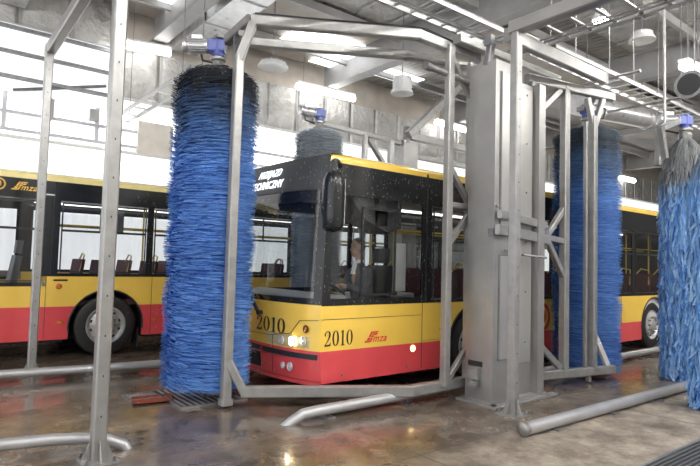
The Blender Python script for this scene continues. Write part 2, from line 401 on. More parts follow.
# ------------------------------------------------------------------ bus
CABL = emat('cabin_fill_light', (1, .97, .92), 1.6)
BW = 2.5
def FS(y, z, off=0.0):
    """front skin: u (distance behind the corner line) at width y and height z"""
    s = abs((y-BW/2)/(BW/2)); u = -.20*(1-min(1, s)**3.2)
    if z > 1.1: u += .07*((z-1.1)/1.7)
    if z > 2.42: u += .13*((z-2.42)/.42)**2*(1-.85*min(1, s)**4)
    if z < .5: u += .03*((.5-z)/.3)
    return u-off
def front_patch(mb, y0, y1, z0, z1, off=0., ny=16, nz=6, mi=0):
    vs = []; fs = []
    for j in range(nz+1):
        z = z0+(z1-z0)*j/nz
        for i in range(ny+1): y = y0+(y1-y0)*i/ny; vs.append((FS(y, z, off), y, z))
    for j in range(nz):
        for i in range(ny): a = j*(ny+1)+i; fs.append((a, a+1, a+ny+2, a+ny+1))
    n = len(vs)
    for j in range(nz+1):
        z = z0+(z1-z0)*j/nz
        for i in range(ny+1): y = y0+(y1-y0)*i/ny; vs.append((FS(y, z, off)+.03, min(max(y, .03), BW-.03), z))
    for j in range(nz):
        for i in range(ny): a = n+j*(ny+1)+i; fs.append((a+1, a, a+ny+1, a+ny+2))
    for i in range(ny): fs.append((i+1, i, n+i, n+i+1)); a = nz*(ny+1)+i; fs.append((a, a+1, n+a+1, n+a))
    for j in range(nz): a = j*(ny+1); b = (j+1)*(ny+1); fs.append((a, b, n+b, n+a)); a += ny; b += ny; fs.append((b, a, n+a, n+b))
    mb.add(vs, fs, mi)
def band(mb, u0, u1, z0, z1, arches=(), y=0., th=.03, R=.56, zc=.48, mi=0):
    """side panel with round wheel-arch cut-outs; z1 may be a function of u"""
    us = {u0, u1}; n = max(2, int((u1-u0)/.25))
    us |= {u0+(u1-u0)*i/n for i in range(n+1)}
    for c in arches:
        for k in range(33):
            uu = c-R*math.cos(PI*k/32)
            if u0 < uu < u1: us.add(uu)
    us = sorted(us)
    def lo(u):
        z = z0
        for c in arches:
            if abs(u-c) < R: z = max(z, zc+math.sqrt(R*R-(u-c)**2))
        return z
    for a, b in zip(us, us[1:]):
        m = (a+b)/2
        if lo(m) >= z1-.001: continue
        la, lb = min(lo(a+1e-6), z1), min(lo(b-1e-6), z1)
        y2 = y+th
        mb.add([(a, y, la), (b, y, lb), (b, y, z1), (a, y, z1), (a, y2, la), (b, y2, lb), (b, y2, z1), (a, y2, z1)],
               [(0, 1, 2, 3), (7, 6, 5, 4), (0, 4, 5, 1), (3, 2, 6, 7)]+([(0, 3, 7, 4)] if a == us[0] else [])+([(1, 5, 6, 2)] if b == us[-1] else []), mi)
def corner_strip(mb, z0, z1, uend, y, sgn, nz=6, mi=0):
    """closes the side between the curved front edge and the flat side panel"""
    th = .03*sgn
    for j in range(nz):
        a = z0+(z1-z0)*j/nz; b = z0+(z1-z0)*(j+1)/nz; ua, ub = FS(0, a), FS(0, b)
        mb.add([(ua, y, a), (uend, y, a), (uend, y, b), (ub, y, b), (ua+.02, y+th, a), (uend, y+th, a), (uend, y+th, b), (ub+.02, y+th, b)],
               [(0, 1, 2, 3), (7, 6, 5, 4), (0, 3, 7, 4), (1, 5, 6, 2)], mi)
def make_wheel(root, u, y, sgn):
    c = (u, y, .48)
    prof = [(.30, .13), (.42, .145), (.462, .125), (.478, .09), (.48, 0), (.478, -.09), (.462, -.125), (.42, -.145), (.30, -.13)]
    w = MB().lathe([(r, h*sgn) for r, h in prof], c, 'y', 40).build('wheel', RUBBER, root, True)
    f = -.14*sgn                                            # outer face
    m = MB().lathe([(.30, f+.03*sgn), (.305, f), (.285, f), (.27, f+.03*sgn), (.24, f+.05*sgn), (.20, f+.03*sgn), (.14, f+.01*sgn), (.12, f-.02*sgn), (.10, f-.03*sgn), (0, f-.03*sgn)], c, 'y', 40)
    m.lathe([(.30, f+.03*sgn), (.31, -f)], c, 'y', 30)
    m.build('rim', RIM, w, True)
    if sgn > 0:
        for k in range(10):
            t = 2*PI*k/10; MB().lathe([(0, -.035*sgn+f), (.016, -.035*sgn+f), (.018, f+.02*sgn), (0, f+.02*sgn)], (u+.155*math.cos(t), y, .48+.155*math.sin(t)), 'y', 6).build('wheel_bolt', BOLT, w)
            t = 2*PI*(k+.5)/10; MB().lathe([(0, f+.036*sgn-.001*sgn), (.024, f+.036*sgn-.001*sgn), (.024, f+.05*sgn), (0, f+.05*sgn)], (u+.218*math.cos(t), y, .48+.218*math.sin(t)), 'y', 10).build('rim_hole', DARK, w)
    return w
def make_bus(loc, label, group, cfg):
    zs, zr, zroof = cfg['skirt'], cfg['red'], cfg['roof']; Lb = cfg['len']; arch = cfg['arch']; S = zroof-.11
    R = thing('city_bus', label, 'bus', loc, group, world=False)
    wt = cfg['wtop']
    for y, sg in ((0., 1), (BW, -1)):
        yy = y if sg == 1 else BW-.03
        m = MB(); band(m, .1, Lb, zs, zr, arch, yy); corner_strip(m, zs, zr, .1, y, sg); m.build('red_side_panel', RED, R)
        m = MB()
        for a, b, zb in cfg['belt']: band(m, a, b, zr, zb, arch, yy)
        corner_strip(m, zr, cfg['belt'][0][2], .1, y, sg); m.build('yellow_side_panel', YEL, R)
        m = MB()
        # black window band: header, sills, pillars
        band(m, .1, Lb, wt, S, (), yy); corner_strip(m, cfg['belt'][0][2], S+.02, .1, y, sg, 12)
        prev = .1
        for (a, b, z0, z1) in cfg['win']:
            zb = [q for q in cfg['belt'] if q[0] <= (a+b)/2 <= q[1]][0][2]
            band(m, prev, a, cfg['belt'][0][2] if a < 1 else zb, wt, (), yy)
            if z0 > zb: band(m, a, b, zb, z0, (), yy)
            prev = b
        band(m, prev, Lb, cfg['belt'][-1][2], wt, (), yy)
        fr = m.build('window_frame', BLK, R)
        for i, (a, b, z0, z1) in enumerate(cfg['win']):
            yg = yy+(.010 if sg > 0 else .020); g = MB().quad((a-.01, yg, z0-.01), (b+.01, yg, z0-.01), (b+.01, yg, wt+.01), (a-.01, yg, wt+.01)).build('window_pane', cfg['glass'], R)
            if sg == 1:
                t = MB()
                if i == 0 and not cfg.get('second'):
                    for (p, q, r_, s_) in ((.56, .585, z0+.04, 2.26), (1.10, 1.125, z0+.04, 2.26), (.56, 1.125, z0+.03, z0+.055), (.56, 1.125, 2.24, 2.265)): t.box(p, q, yy-.006, yy+.007, r_, s_)
                    t.box(1.15, 1.58, yy-.004, yy+.007, 2.08, 2.10); t.box(1.15, 1.17, yy-.004, yy+.007, 2.08, wt)
                else:
                    zz = cfg['hop']; t.box(a+.03, b-.03, yy-.006, yy+.007, zz, zz+.035); t.box((a+b)/2-.012, (a+b)/2+.012, yy-.006, yy+.007, zz, wt-.03)
                    for p in (a+.02, b-.04): t.box(p, p+.02, yy-.006, yy+.007, z0+.02, wt-.02)
                    t.box(a+.03, b-.03, yy-.006, yy+.007, wt-.045, wt-.02); t.box(a+.03, b-.03, yy-.006, yy+.007, z0+.01, z0+.03)
                t.build('window_surround', BLK2, g)
        # roof edge strip
        m = MB(); n = 5; yo = y
        for k in range(n):
            t0, t1 = PI/2*k/n, PI/2*(k+1)/n
            ya, za = yo+sg*.09*(1-math.cos(t0)), S+.05+.06*math.sin(t0); yb, zb_ = yo+sg*.09*(1-math.cos(t1)), S+.05+.06*math.sin(t1)
            m.quad((.075, ya, za), (Lb, ya, za), (Lb, yb, zb_), (.085, yb, zb_))
        m.quad((.065, y, S), (Lb, y, S), (Lb, y, S+.05), (.075, y, S+.05)); m.build('roof_edge', PALEY if cfg.get('second') else YEL, R, True)
        # wheel housings
        dy = .62*sg
        for c in arch:
            m = MB(); P = [(c-.58*math.cos(PI*k/20), .48+.555*math.sin(PI*k/20)) for k in range(21)]; P = [(c-.58, .28)]+P+[(c+.58, .28)]
            for (a, b), (c2, d) in zip(P, P[1:]): m.quad((a, y+sg*.035, b), (c2, y+sg*.035, d), (c2, y+dy, d), (a, y+dy, b))
            m.add([(a, y+dy, b) for a, b in P], [tuple(range(len(P)))]); m.build('wheel_housing', DARK, R)
        # rubber arch lip
        for c in arch: MB().tube([(c-.565*math.cos(PI*k/24), y-sg*.004, .48+.565*math.sin(PI*k/24)) for k in range(-1, 26)], .014, 6).build('arch_lip', BLK2, R, True)
        for c in arch:
            make_wheel(R, c, y+sg*.17, sg)
            m = MB().box(c+.50, c+.515, y+sg*.03, y+sg*.36, .10, .42); m.build('mud_flap', BLK2, R)
    # underbody, floor, roof lining, rear
    MB().box(.35, Lb-.1, .66, BW-.66, .22, .34).box(.35, arch[0]-.62, .05, BW-.05, .26, .34).box(arch[0]+.62, arch[1]-.62, .05, BW-.05, .26, .34).box(arch[1]+.62, Lb-.1, .05, BW-.05, .26, .34).build('underbody', DARK, R)
    MB().box(.05, Lb-.05, .68, BW-.68, .35, .38).box(arch[0]+.6, arch[1]-.6, .05, BW-.05, .35, .38).build('cabin_floor', INTD, R)
    for c in arch:
        for y0_, y1_ in ((.06, .64), (BW-.64, BW-.06)): MB().box(c-.62, c+.62, y0_, y1_, 1.05, 1.09).box(c-.62, c-.60, y0_, y1_, .35, 1.05).box(c+.60, c+.62, y0_, y1_, .35, 1.05).build('wheel_box', INTG, R)
    MB().box(.5, Lb-.05, .05, BW-.05, 2.56, 2.60).build('ceiling_lining', INTG, R)
    MB().box(.32, Lb, .10, BW-.10, zroof-.03, zroof+.015).box(3.4, 6.4, .5, BW-.5, zroof+.015, zroof+.17 if cfg.get('pod') else zroof+.04).build('roof', INTW, R)
    MB().box(Lb-.02, Lb+.03, 0, BW, zs, 1.2).build('rear_panel', RED, R)
    MB().box(Lb-.02, Lb+.03, 0, BW, 1.2, S+.07).build('rear_window_panel', BLK, R)
    for yy in (.42, BW-.42): MB().box(1.9, Lb-.6, yy-.05, yy+.05, 2.53, 2.565).build('cabin_fill_lamp', CABL, R)  # ceiling strips added in both buses to brighten the cabins
    # interior walls below the windows
    MB().box(.5, arch[0]-.6, .04, .06, .36, 1.06).box(arch[0]+.6, Lb-.1, .04, .06, .62, 1.06).box(.5, Lb-.1, BW-.06, BW-.04, .62, 1.06).build('inner_wall', INTG, R)
    # front
    m = MB(); front_patch(m, 0, BW, zs-.03, zr, 0, 28, 4); m.build('front_bumper', RED, R, True)
    m = MB(); front_patch(m, 0, BW, zr, 1.10, 0, 28, 4); m.build('front_panel', YEL, R, True)
    m = MB(); front_patch(m, 0, BW, 1.10, 1.17, 0, 28, 1); front_patch(m, 0, .10, 1.17, 2.43, 0, 4, 8); front_patch(m, BW-.10, BW, 1.17, 2.43, 0, 4, 8); m.build('windscreen_frame', BLK, R, True)
    m = MB(); ny, nz = 28, 8
    for j in range(nz):
        for i in range(ny):
            ya, yb = .10+(BW-.2)*i/ny, .10+(BW-.2)*(i+1)/ny; za, zb2 = 1.17+1.26*j/nz, 1.17+1.26*(j+1)/nz
            m.quad((FS(ya, za, -.012), ya, za), (FS(yb, za, -.012), yb, za), (FS(yb, zb2, -.012), yb, zb2), (FS(ya, zb2, -.012), ya, zb2))
    m.build('windscreen', GLW, R, True)
    m = MB(); front_patch(m, 0, BW, 2.43, zroof-.01, .0, 28, 8); front_patch(m, .02, BW-.02, 2.30, 2.43, -.03, 20, 1, 1); m.build('destination_display', [GREYCAP, BLK2], R, True)
    # cap joining display and roof
    m = MB(); nn = 14
    for i in range(nn):
        ya, yb = BW*i/nn, BW*(i+1)/nn
        m.quad((FS(ya, zroof-.01)+.0, ya, zroof-.012), (FS(yb, zroof-.01), yb, zroof-.012), (.55, min(max(yb, .1), BW-.1), zroof+.016), (.55, min(max(ya, .1), BW-.1), zroof+.016))
    m.build('front_cap', GREYCAP, R, True)
    # dashboard, wheel, cab
    MB().prism([(.02, .4), (.55, .4), (.55, 1.10), (.42, 1.20), (.10, 1.16), (.02, 1.05)], .12, BW-.35).build('dashboard', INTG, R)
    m = MB(); c = Vector((.62, .72, 1.25)); ax = Vector((.45, 0, .9)).normalized(); a = Vector((0, 1, 0)); b = ax.cross(a)
    m.tube([c+(a*math.cos(t)+b*math.sin(t))*.22 for t in [2*PI*k/24 for k in range(25)]], .016, 8)
    m.tube([c-ax*.35, c], .03, 8); m.beam(c-a*.21, c+a*.21, .03, .02); m.build('steering_wheel', BLK2, R, True)
    s = MB(); s.box(.90, 1.36, .42, .98, .68, .80).box(.93, 1.33, .5, .9, .38, .68); s.beam((1.38, .70, .80), (1.50, .70, 1.56), .48, .10, upv=(1, 0, 0)); s.beam((1.50, .70, 1.60), (1.52, .70, 1.80), .26, .09, upv=(1, 0, 0)); s.build('driver_seat', INTD, R)
    MB().box(1.72, 1.76, .06, 1.15, .4, 1.15).build('cab_partition', INTG, R)
    if not cfg.get('second'):
        MB().box(1.22, 1.42, .12, .15, 1.24, 1.86).build('cab_side_panel', INTW, R)
        MB().box(.86, 1.06, .10, .12, 2.06, 2.28).build('ticket_notice', INTW, R)
        MB().prism([(.40, 2.42), (1.3, 2.42), (1.3, 2.05), (1.1, 1.98), (.70, 2.12)], .10, .5).build('overhead_locker', INTD, R)
    # seats and handrails
    def seat(u, y):
        s = MB(); s.box(u, u+.42, y, y+.84, .80, .88); s.beam((u+.43, y+.42, .85), (u+.52, y+.42, 1.52), .84, .05, upv=(1, 0, 0)); s.box(u+.1, u+.3, y+.3, y+.5, .38, .80)
        o = s.build('passenger_seat', SEATF, R)
        MB().tube([(u+.46, y+.02, 1.3), (u+.53, y+.04, 1.60), (u+.53, y+.2, 1.63), (u+.50, y+.3, 1.5)], .014, 6).build('seat_handle', HANDR, o, True)
        return o
    for k in range(cfg['seats']):
        u = 2.15+k*.84
        seat(u, .10); seat(u, BW-.94)
    m = MB()
    for k in range(int(Lb/1.7)-1):
        for y in (.98, BW-.98): m.tube([(2.0+k*1.7, y, .38), (2.0+k*1.7, y, 2.56)], .017, 8)
    for y in (.98, BW-.98): m.tube([(2.0, y, 2.1), (Lb-.6, y, 2.1)], .015, 6)
    m.build('handrail', HANDR, R, True)
    return R
def side_fn(y=0.): return lambda a, b: (lambda x, z, d: (a+x, y-.002-d, b+z))
def on_side(R, items, name, m, a, b, label=None, th=.002):
    mb = MB()
    for vs, fs in items: place2d(mb, vs, fs, lambda x, z, d: (a+x, -.0015-d, b+z), th)
    o = mb.build(name, m, R)
    if label: o['label'] = label
    return o
def on_front(R, items, name, m, ystart, zb, th=.002, zf=0, label=None):
    mb = MB()
    for vs, fs in items: place2d(mb, vs, fs, lambda x, z, d: (FS(ystart-x, zb+z, .010+d), ystart-x, zb+z), th)
    o = mb.build(name, m, R)
    if label: o['label'] = label
    return o
def logo(h):
    """slanted two-row block mark with the letters beside it"""
    out = []; sh = .62
    def par(x0, x1, y0, y1): return ([(x0+y0*sh, y0), (x1+y0*sh, y0), (x1+y1*sh, y1), (x0+y1*sh, y1)], [(0, 1, 2, 3)])
    out.append(par(-.2*h, .42*h, 0, .16*h)); out.append(par(-.05*h, .30*h, .2*h, .42*h)); out.append(par(.38*h, .58*h, .02*h, .42*h)); out.append(par(.0, .2*h, .48*h, h)); out.append(par(.25*h, .62*h, .48*h, .62*h)); out.append(par(.28*h, .44*h, .66*h, h)); out.append(par(.5*h, .9*h, .66*h, .82*h)); out.append(par(.48*h, .9*h, .88*h, h))
    vs, fs = text_mesh('mza', h*1.0, .45, 1.1, .012*h)
    out.append(([(x+.75*h, y+.02*h) for x, y in vs], fs))
    return out

def front_px(px, py):
    """local y, z of the point of the front skin seen at a pixel"""
    X = 3.5
    for _ in range(40):
        p = at(px, py, 0, X); X = .5*X+.5*(3.64+FS(p.y-5.09, p.z))
    return p.y-5.09, p.z
# bus in the wash bay
B1 = make_bus((3.64, 5.09, 0), 'red and yellow city bus numbered 2010 in the wash bay with lit headlight', None,
    dict(skirt=.22, red=.58, roof=2.86, len=12.0, arch=(2.70, 8.46), belt=[(.1, 12.0, 1.09)], wtop=2.38, hop=1.90, glass=GLS, seats=9, pod=False,
         win=[(.12, 1.60, 1.17, 2.38), (1.78, 3.16, 1.13, 2.38), (3.24, 4.62, 1.13, 2.38), (4.70, 6.08, 1.13, 2.38), (6.16, 7.54, 1.13, 2.38), (7.62, 9.0, 1.13, 2.38), (9.08, 10.4, 1.13, 2.38), (10.5, 11.7, 1.13, 2.38)]))
on_side(B1, digits2010(.175), 'fleet_number', NUM, .05, .635)
on_side(B1, logo(.13), 'operator_logo', LRED, .67, .64)
ya_, za_ = front_px(257, 330); yb_, zb_ = front_px(285.5, 332); zs_ = front_px(284, 316)[1]
print('front number', ya_, za_, yb_, zb_, zs_)
hh = .175; on_front(B1, [([(x*(ya_-yb_)/(2.36*hh), y) for x, y in vs], fs) for vs, fs in digits2010(hh)], 'fleet_number', NUM, ya_, (za_+zb_)/2)
m = MB()                                                     # big red ring with a 9, part hidden by the post
for vs, fs in (ring2d(0, 0, .18, .24, 30), ring2d(.0, .05, .03, .10, 20), stroke([(.08, .05), (.075, -.03), (.03, -.11), (-.04, -.13)], [.06, .06, .055, .03])):
    place2d(m, vs, fs, lambda x, z, d: (4.37+x, -.0015-d, .80+z), .002)
m.build('line_emblem', LRED, B1)
m = MB()
for (a, b, c, d) in ((.0, 1.60, .935, .94), (1.615, 1.622, .25, 1.09), (3.9, 3.907, .25, 1.09), (5.5, 5.507, .25, 1.09), (7.05, 7.057, .25, 1.09), (1.63, 2.1, .60, .603)): MB().box(a, b, -.003, .005, c, d).build('panel_seam', BLK2, B1)
MB().box(1.66, 1.69, -.004, .005, 1.10, 2.79).build('pillar_seam', BLK2, B1)
def lamp(R, name, u, z, r, mt, rz=None): return MB().lathe([(0, -.022), (r*.7, -.018), (r, -.004), (r, .01)], (u, 0, z), 'y', 16).build(name, mt, R, True)
lamp(B1, 'side_marker_lamp', 1.46, .515, .042, AMBON)['label'] = 'lit amber side lamp'
def oval(R, u, z, w, h, mt, name='side_reflector'):
    m = MB(); n = 16; m.add([(u+w*math.cos(2*PI*k/n), -.002, z+h*math.sin(2*PI*k/n)) for k in range(n)]+[(u+w*.8*math.cos(2*PI*k/n), -.02, z+h*.8*math.sin(2*PI*k/n)) for k in range(n)], [(k, (k+1) % n, n+(k+1) % n, n+k) for k in range(n)]+[tuple(range(n, 2*n))]); return m.build(name, mt, R, True)
oval(B1, 2.01, .735, .055, .03, AMB)
for u in (.32, 1.36, 4.4, 5.2): oval(B1, u, .30, .014, .014, BOLT, 'panel_screw')
oval(B1, 5.0, .50, .05, .025, AMB); oval(B1, 6.6, .50, .05, .025, AMB)
# front lights
def flamp(name, y, z, r, mt, ring=LENS):
    u = FS(y, z, 0)-.008
    o = MB().lathe([(r*1.25, .004), (r*1.3, -.012), (r, -.014), (r*.95, .0)], (u-.006, y, z), 'x', 18).build(name, ring, B1, True)
    MB().lathe([(r*.95, 0), (r*.6, -.010), (0, -.014)], (u-.010, y, z), 'x', 18).build('lens', mt, o, True); return o
rec = MB(); front_patch(rec, .12, .86, .60, .735, .004, 8, 2); rec.build('headlamp_surround', mat('headlamp_silver', (.62, .52, .28), .25, .2), B1, True)
for px_, py_, r_, mt_, rg_, nm_ in ((282.5, 340, .042, LENS, LENS, 'headlamp'), (293, 341, .052, HEADL, LENS, 'headlamp'), (304.5, 341, .042, LENS, LENS, 'headlamp'), (307, 329, .034, AMB, BLK2, 'indicator_lamp'), (284, 365, .030, LENS, LENS, 'fog_lamp'), (291, 366.5, .040, LENS, LENS, 'fog_lamp')):
    q = front_px(px_, py_); print(nm_, q); h = flamp(nm_, q[0], q[1], r_, mt_, rg_)
    if mt_ is HEADL: h['label'] = 'lit headlamp'
m = MB(); front_patch(m, .03, .93, .485, .545, .012, 10, 2); front_patch(m, .99, 2.45, .485, .545, .012, 14, 2); m.build('bumper_strip', BLK2, B1, True)
def fseam(pxs, name='front_seam'):
    P = []
    for (x0, y0), (x1, y1) in zip(pxs, pxs[1:]):
        for k in range(5): q = front_px(x0+(x1-x0)*k/4, y0+(y1-y0)*k/4); P.append((FS(q[0], q[1], .006), q[0], q[1]))
    P2 = [P[0]]
    for p in P[1:]:
        if (Vector(p)-Vector(P2[-1])).length > 1e-3: P2.append(p)
    MB().tube(P2, .0035, 5).build(name, BLK2, B1)
fseam([(319, 320.5), (300, 320.5), (291, 333), (270, 334.5)]); fseam([(273, 335), (272.5, 357), (273, 372)]); fseam([(252, 331), (270, 334.5)])
m = MB(); front_patch(m, 0, 2.5, .236, .242, .003, 16, 1); m.build('front_seam', BLK2, B1)
m = MB(); front_patch(m, 1.0, 2.4, .28, .46, .006, 10, 2); m.build('front_grille', DARK, B1, True)
for pr, t_ in (((281, 175.5), 'PRZEJAZD'), ((283, 186.5), 'TECHNICZNY')):
    q = front_px(*pr); vs, fs = text_mesh(t_, .135, 0, 1.05, .003); wv = max(x for x, y in vs); print('disp', q, wv); on_front(B1, [([(x*.86, y) for x, y in vs], fs)], 'display_text', DISP, q[0]+wv*.86, q[1])
# wiper
m = MB()
w0 = front_px(263.5, 312); w1 = front_px(258, 300); w2 = front_px(249, 284)
def fp(px_y, z, off=.04): return (FS(px_y, z, off), px_y, z)
m.tube([fp(w0[0], w0[1], .03), fp(w0[0]-.01, w0[1], .09)], .03, 10); m.tube([fp(*w0, .07), fp(*w1, .08), fp(*w2, .06), fp(w2[0]+.3, w2[1]+.2, .05)], [.025, .022, .016, .01], 8); m.tube([fp(w1[0]+.05, w1[1]-.03, .03), fp(w2[0]+.05, w2[1]+.1, .03), fp(w2[0]+.5, w2[1]+.6, .03)], .009, 6)
m.build('wiper', BLK2, B1, True)
# mirrors
for yy, sg in ((-.19, -1), (BW+.19, 1)):
    m = MB(); P = [(.02, 0), (.09, .02), (.125, .06), (.135, .18), (.135, .50), (.125, .60), (.09, .66), (.02, .69)]
    n = 14; vs = []; fs = []
    for r, h in P:
        for k in range(n):
            t = 2*PI*k/n; c_, s_ = math.cos(t), math.sin(t); e = .7
            vs.append((-.02+r*.78*math.copysign(abs(c_)**e, c_), yy+r*math.copysign(abs(s_)**e, s_), 1.92+h))
    for i in range(len(P)-1):
        for k in range(n): fs.append((i*n+k, i*n+(k+1) % n, (i+1)*n+(k+1) % n, (i+1)*n+k))
    fs += [tuple(range(n-1, -1, -1)), tuple(range((len(P)-1)*n, len(P)*n))]; m.add(vs, fs)
    o = m.build('wing_mirror', BLK, B1, True)
    yc = 0 if sg < 0 else BW
    MB().tube([(.22, yc-sg*.04, 2.72), (.10, yc+sg*.06, 2.74), (-.02, yy, 2.70), (-.02, yy, 2.58)], [.05, .045, .04, .035], 10).build('mirror_arm', BLK2, o, True)
    MB().box(.083, .088, yy-.08, yy+.08, 2.02, 2.52).build('mirror_glass', LENS, o)

# second bus on the next lane
B2 = make_bus((-.20, 9.4, 0), 'red and yellow city bus parked by the bright corrugated wall on the next lane', None,
    dict(skirt=.30, red=.80, roof=2.82, len=12.0, arch=(2.70, 8.46), belt=[(.1, 1.80, 1.11), (1.80, 12.0, 1.26)], wtop=2.42, hop=1.95, glass=glassmat('clear_bus_glass', (.86, .88, .90), 1.45, .01, .02), seats=9, second=True,
         win=[(.15, 1.68, 1.17, 2.42), (1.95, 3.28, 1.31, 2.42), (3.38, 4.72, 1.31, 2.42), (4.82, 6.16, 1.31, 2.42), (6.26, 7.6, 1.31, 2.42), (7.7, 9.04, 1.31, 2.42), (9.14, 10.4, 1.31, 2.42), (10.5, 11.7, 1.31, 2.42)]))
on_side(B2, logo(.125), 'operator_logo', LYEL, 1.30, 2.53)
m = MB()
for vs, fs in (ring2d(0, 0, .07, .09, 24), ring2d(-.005, .015, .015, .038, 16), stroke([(.025, .015), (.02, -.02), (-.02, -.045)], [.022, .022, .01])): place2d(m, vs, fs, lambda x, z, d: (1.12+x, -.0015-d, 2.60+z), .002)
m.build('line_emblem', LYEL, B2)
MB().box(1.62, 1.86, -.003, .005, 2.49, 2.51).build('roof_notice', WHT, B2)
for q in ((1.80, 1.807, .32, 1.26), (3.39, 3.397, .32, 1.26), (1.85, 1.858, 1.3, 2.7), (5.2, 5.207, .32, 1.26)): MB().box(q[0], q[1], -.003, .005, q[2], q[3]).build('panel_seam', BLK2, B2)
oval(B2, 2.02, .56, .05, .028, AMB); oval(B2, 3.46, .54, .05, .028, AMB); lamp(B2, 'indicator_lamp', 1.98, 1.11, .045, AMB)
MB().box(1.90, 2.10, -.004, .005, 1.19, 1.215).build('vent_slot', BLK2, B2)
MB().box(2.55, 2.92, .10, .12, 1.98, 2.30).build('inside_screen', INTD, B2)

# ------------------------------------------------------------------ driver
def blob(name, parts, m, parent, vox, smooth=4):
    """capsules (p, q, rp, rq) and ellipsoids (c, (rx, ry, rz)) fused into one continuous skin"""
    mb = MB()
    def ell(c, R, n=20):
        vs = []; fs = []; k = n//2
        for i in range(k+1):
            th = PI*i/k
            for j in range(n): ph = 2*PI*j/n; vs.append((c[0]+R[0]*math.sin(th)*math.cos(ph), c[1]+R[1]*math.sin(th)*math.sin(ph), c[2]+R[2]*math.cos(th)))
        for i in range(k):
            for j in range(n): fs.append((i*n+j, (i+1)*n+j, (i+1)*n+(j+1) % n, i*n+(j+1) % n))
        mb.add(vs, fs)
    for p in parts:
        if len(p) == 2: ell(*p)
        else:
            a, b, ra, rb = p; n = 16 if ra > .03 else 10
            mb.tube([a, b], [ra, rb], n); ell(a, (ra,)*3, n); ell(b, (rb,)*3, n)
    o = mb.build(name, m, parent, True)
    rm = o.modifiers.new('remesh', 'REMESH'); rm.mode = 'VOXEL'; rm.voxel_size = vox; rm.use_smooth_shade = True
    sm = o.modifiers.new('smooth', 'SMOOTH'); sm.iterations = smooth; sm.factor = .5
    return o
# seated, facing -X (the bus's front)
hx, hy = 4.72, 5.80
D = thing('person', 'bus driver in dark jacket and white collar seated with hands on the steering wheel', 'person', (hx, hy, .38))
def p3(x, y, zz): return (hx+x, hy+y, zz)
BP = [(p3(.10, 0, .95), p3(.10, 0, 1.15), .13, .12), (p3(.10, 0, 1.15), p3(.07, 0, 1.38), .12, .14), (p3(.06, -.11, 1.46), p3(.06, .11, 1.46), .07, .07),
      (p3(.05, 0, 1.48), p3(.015, 0, 1.68), .056, .052), (p3(.0, 0, 1.815), (.098, .076, .105)), (p3(-.035, 0, 1.735), (.058, .052, .066)), (p3(-.07, 0, 1.70), (.026, .028, .022)),
      (p3(-.098, 0, 1.80), p3(-.116, 0, 1.762), .008, .014), (p3(-.085, 0, 1.722), (.016, .024, .010)), (p3(-.082, 0, 1.828), (.016, .045, .010))]
JP = [(p3(.10, 0, .98), p3(.10, 0, 1.15), .155, .145), (p3(.10, -.03, 1.15), p3(.075, -.05, 1.38), .145, .14), (p3(.10, .03, 1.15), p3(.075, .05, 1.38), .145, .14), (p3(.065, -.13, 1.455), p3(.065, .13, 1.455), .085, .085), (p3(.055, 0, 1.48), p3(.045, 0, 1.555), .095, .078)]
TP = [(p3(.10, 0, .94), (.16, .17, .11))]
for s_, wz in ((-1, 1.285), (1, 1.315)):
    sh, el, wr, pm = p3(.06, s_*.17, 1.45), p3(-.06, s_*.24, 1.22), p3(-.33, s_*.19, wz), p3(-.385, s_*.18, wz+.012)
    BP += [(sh, el, .052, .043), (el, wr, .042, .027), (wr, pm, .026, .030), (p3(-.395, s_*.18, wz+.014), (.045, .042, .020))]
    JP += [(sh, el, .078, .060), (el, p3(-.30, s_*.196, wz-.003), .058, .043)]
    for k in range(4):
        yo = s_*.18+(k-1.5)*.021; ln = (.036, .042, .040, .032)[k]
        BP += [(p3(-.415, yo, wz+.02), p3(-.44-ln*.5, yo, wz+.024), .0095, .009), (p3(-.44-ln*.5, yo, wz+.024), p3(-.452-ln*.7, yo, wz-.002), .009, .0085), (p3(-.452-ln*.7, yo, wz-.002), p3(-.44-ln*.5, yo, wz-.022), .0085, .0075)]
    BP += [(p3(-.385, s_*.18-s_*.036, wz+.005), p3(-.425, s_*.18-s_*.055, wz-.006), .012, .0105), (p3(-.425, s_*.18-s_*.055, wz-.006), p3(-.448, s_*.18-s_*.05, wz-.018), .0105, .009)]
    BP += [(p3(.06, s_*.10, .93), p3(-.36, s_*.14, .90), .08, .06), (p3(-.36, s_*.14, .90), p3(-.42, s_*.14, .48), .055, .04)]
    TP += [(p3(.06, s_*.10, .93), p3(-.36, s_*.14, .90), .098, .076), (p3(-.36, s_*.14, .90), p3(-.42, s_*.14, .50), .074, .06)]
    blob('shoe', [(p3(-.42, s_*.14, .43), p3(-.58, s_*.15, .42), .05, .042)], DARK, D, .012)
    BP += [(p3(.012, s_*.078, 1.785), (.018, .010, .030))]
    MB().lathe([(0, -.006), (.008, -.004), (.010, .004)], p3(-.083, s_*.032, 1.806), 'x', 10).build('eye', DARK, D, True)
    MB().beam(p3(-.094, s_*.015, 1.829), p3(-.083, s_*.05, 1.829), .008, .008).build('eyebrow', HAIR, D)
blob('body', BP, SKIN, D, .0055, 3); blob('jacket', JP, JACKET, D, .012); blob('trousers', TP, JACKET, D, .014)
blob('hair', [(p3(.022, 0, 1.862), (.092, .086, .075)), (p3(.05, 0, 1.80), (.062, .080, .085))], HAIR, D, .008)
MB().lathe([(.060, 0), (.068, .02), (.060, .05)], p3(.035, 0, 1.585), 'z', 18).build('collar', SHIRT, D, True)
MB().prism([(hx-.09, 1.44), (hx-.04, 1.61), (hx-.015, 1.61), (hx-.06, 1.44)], hy-.03, hy+.03).build('shirt_front', SHIRT, D)
MB().cbox(hx-.099, hy, 1.722, .006, .036, .006).build('mouth', mat('lips', (.32, .12, .10), .5), D)

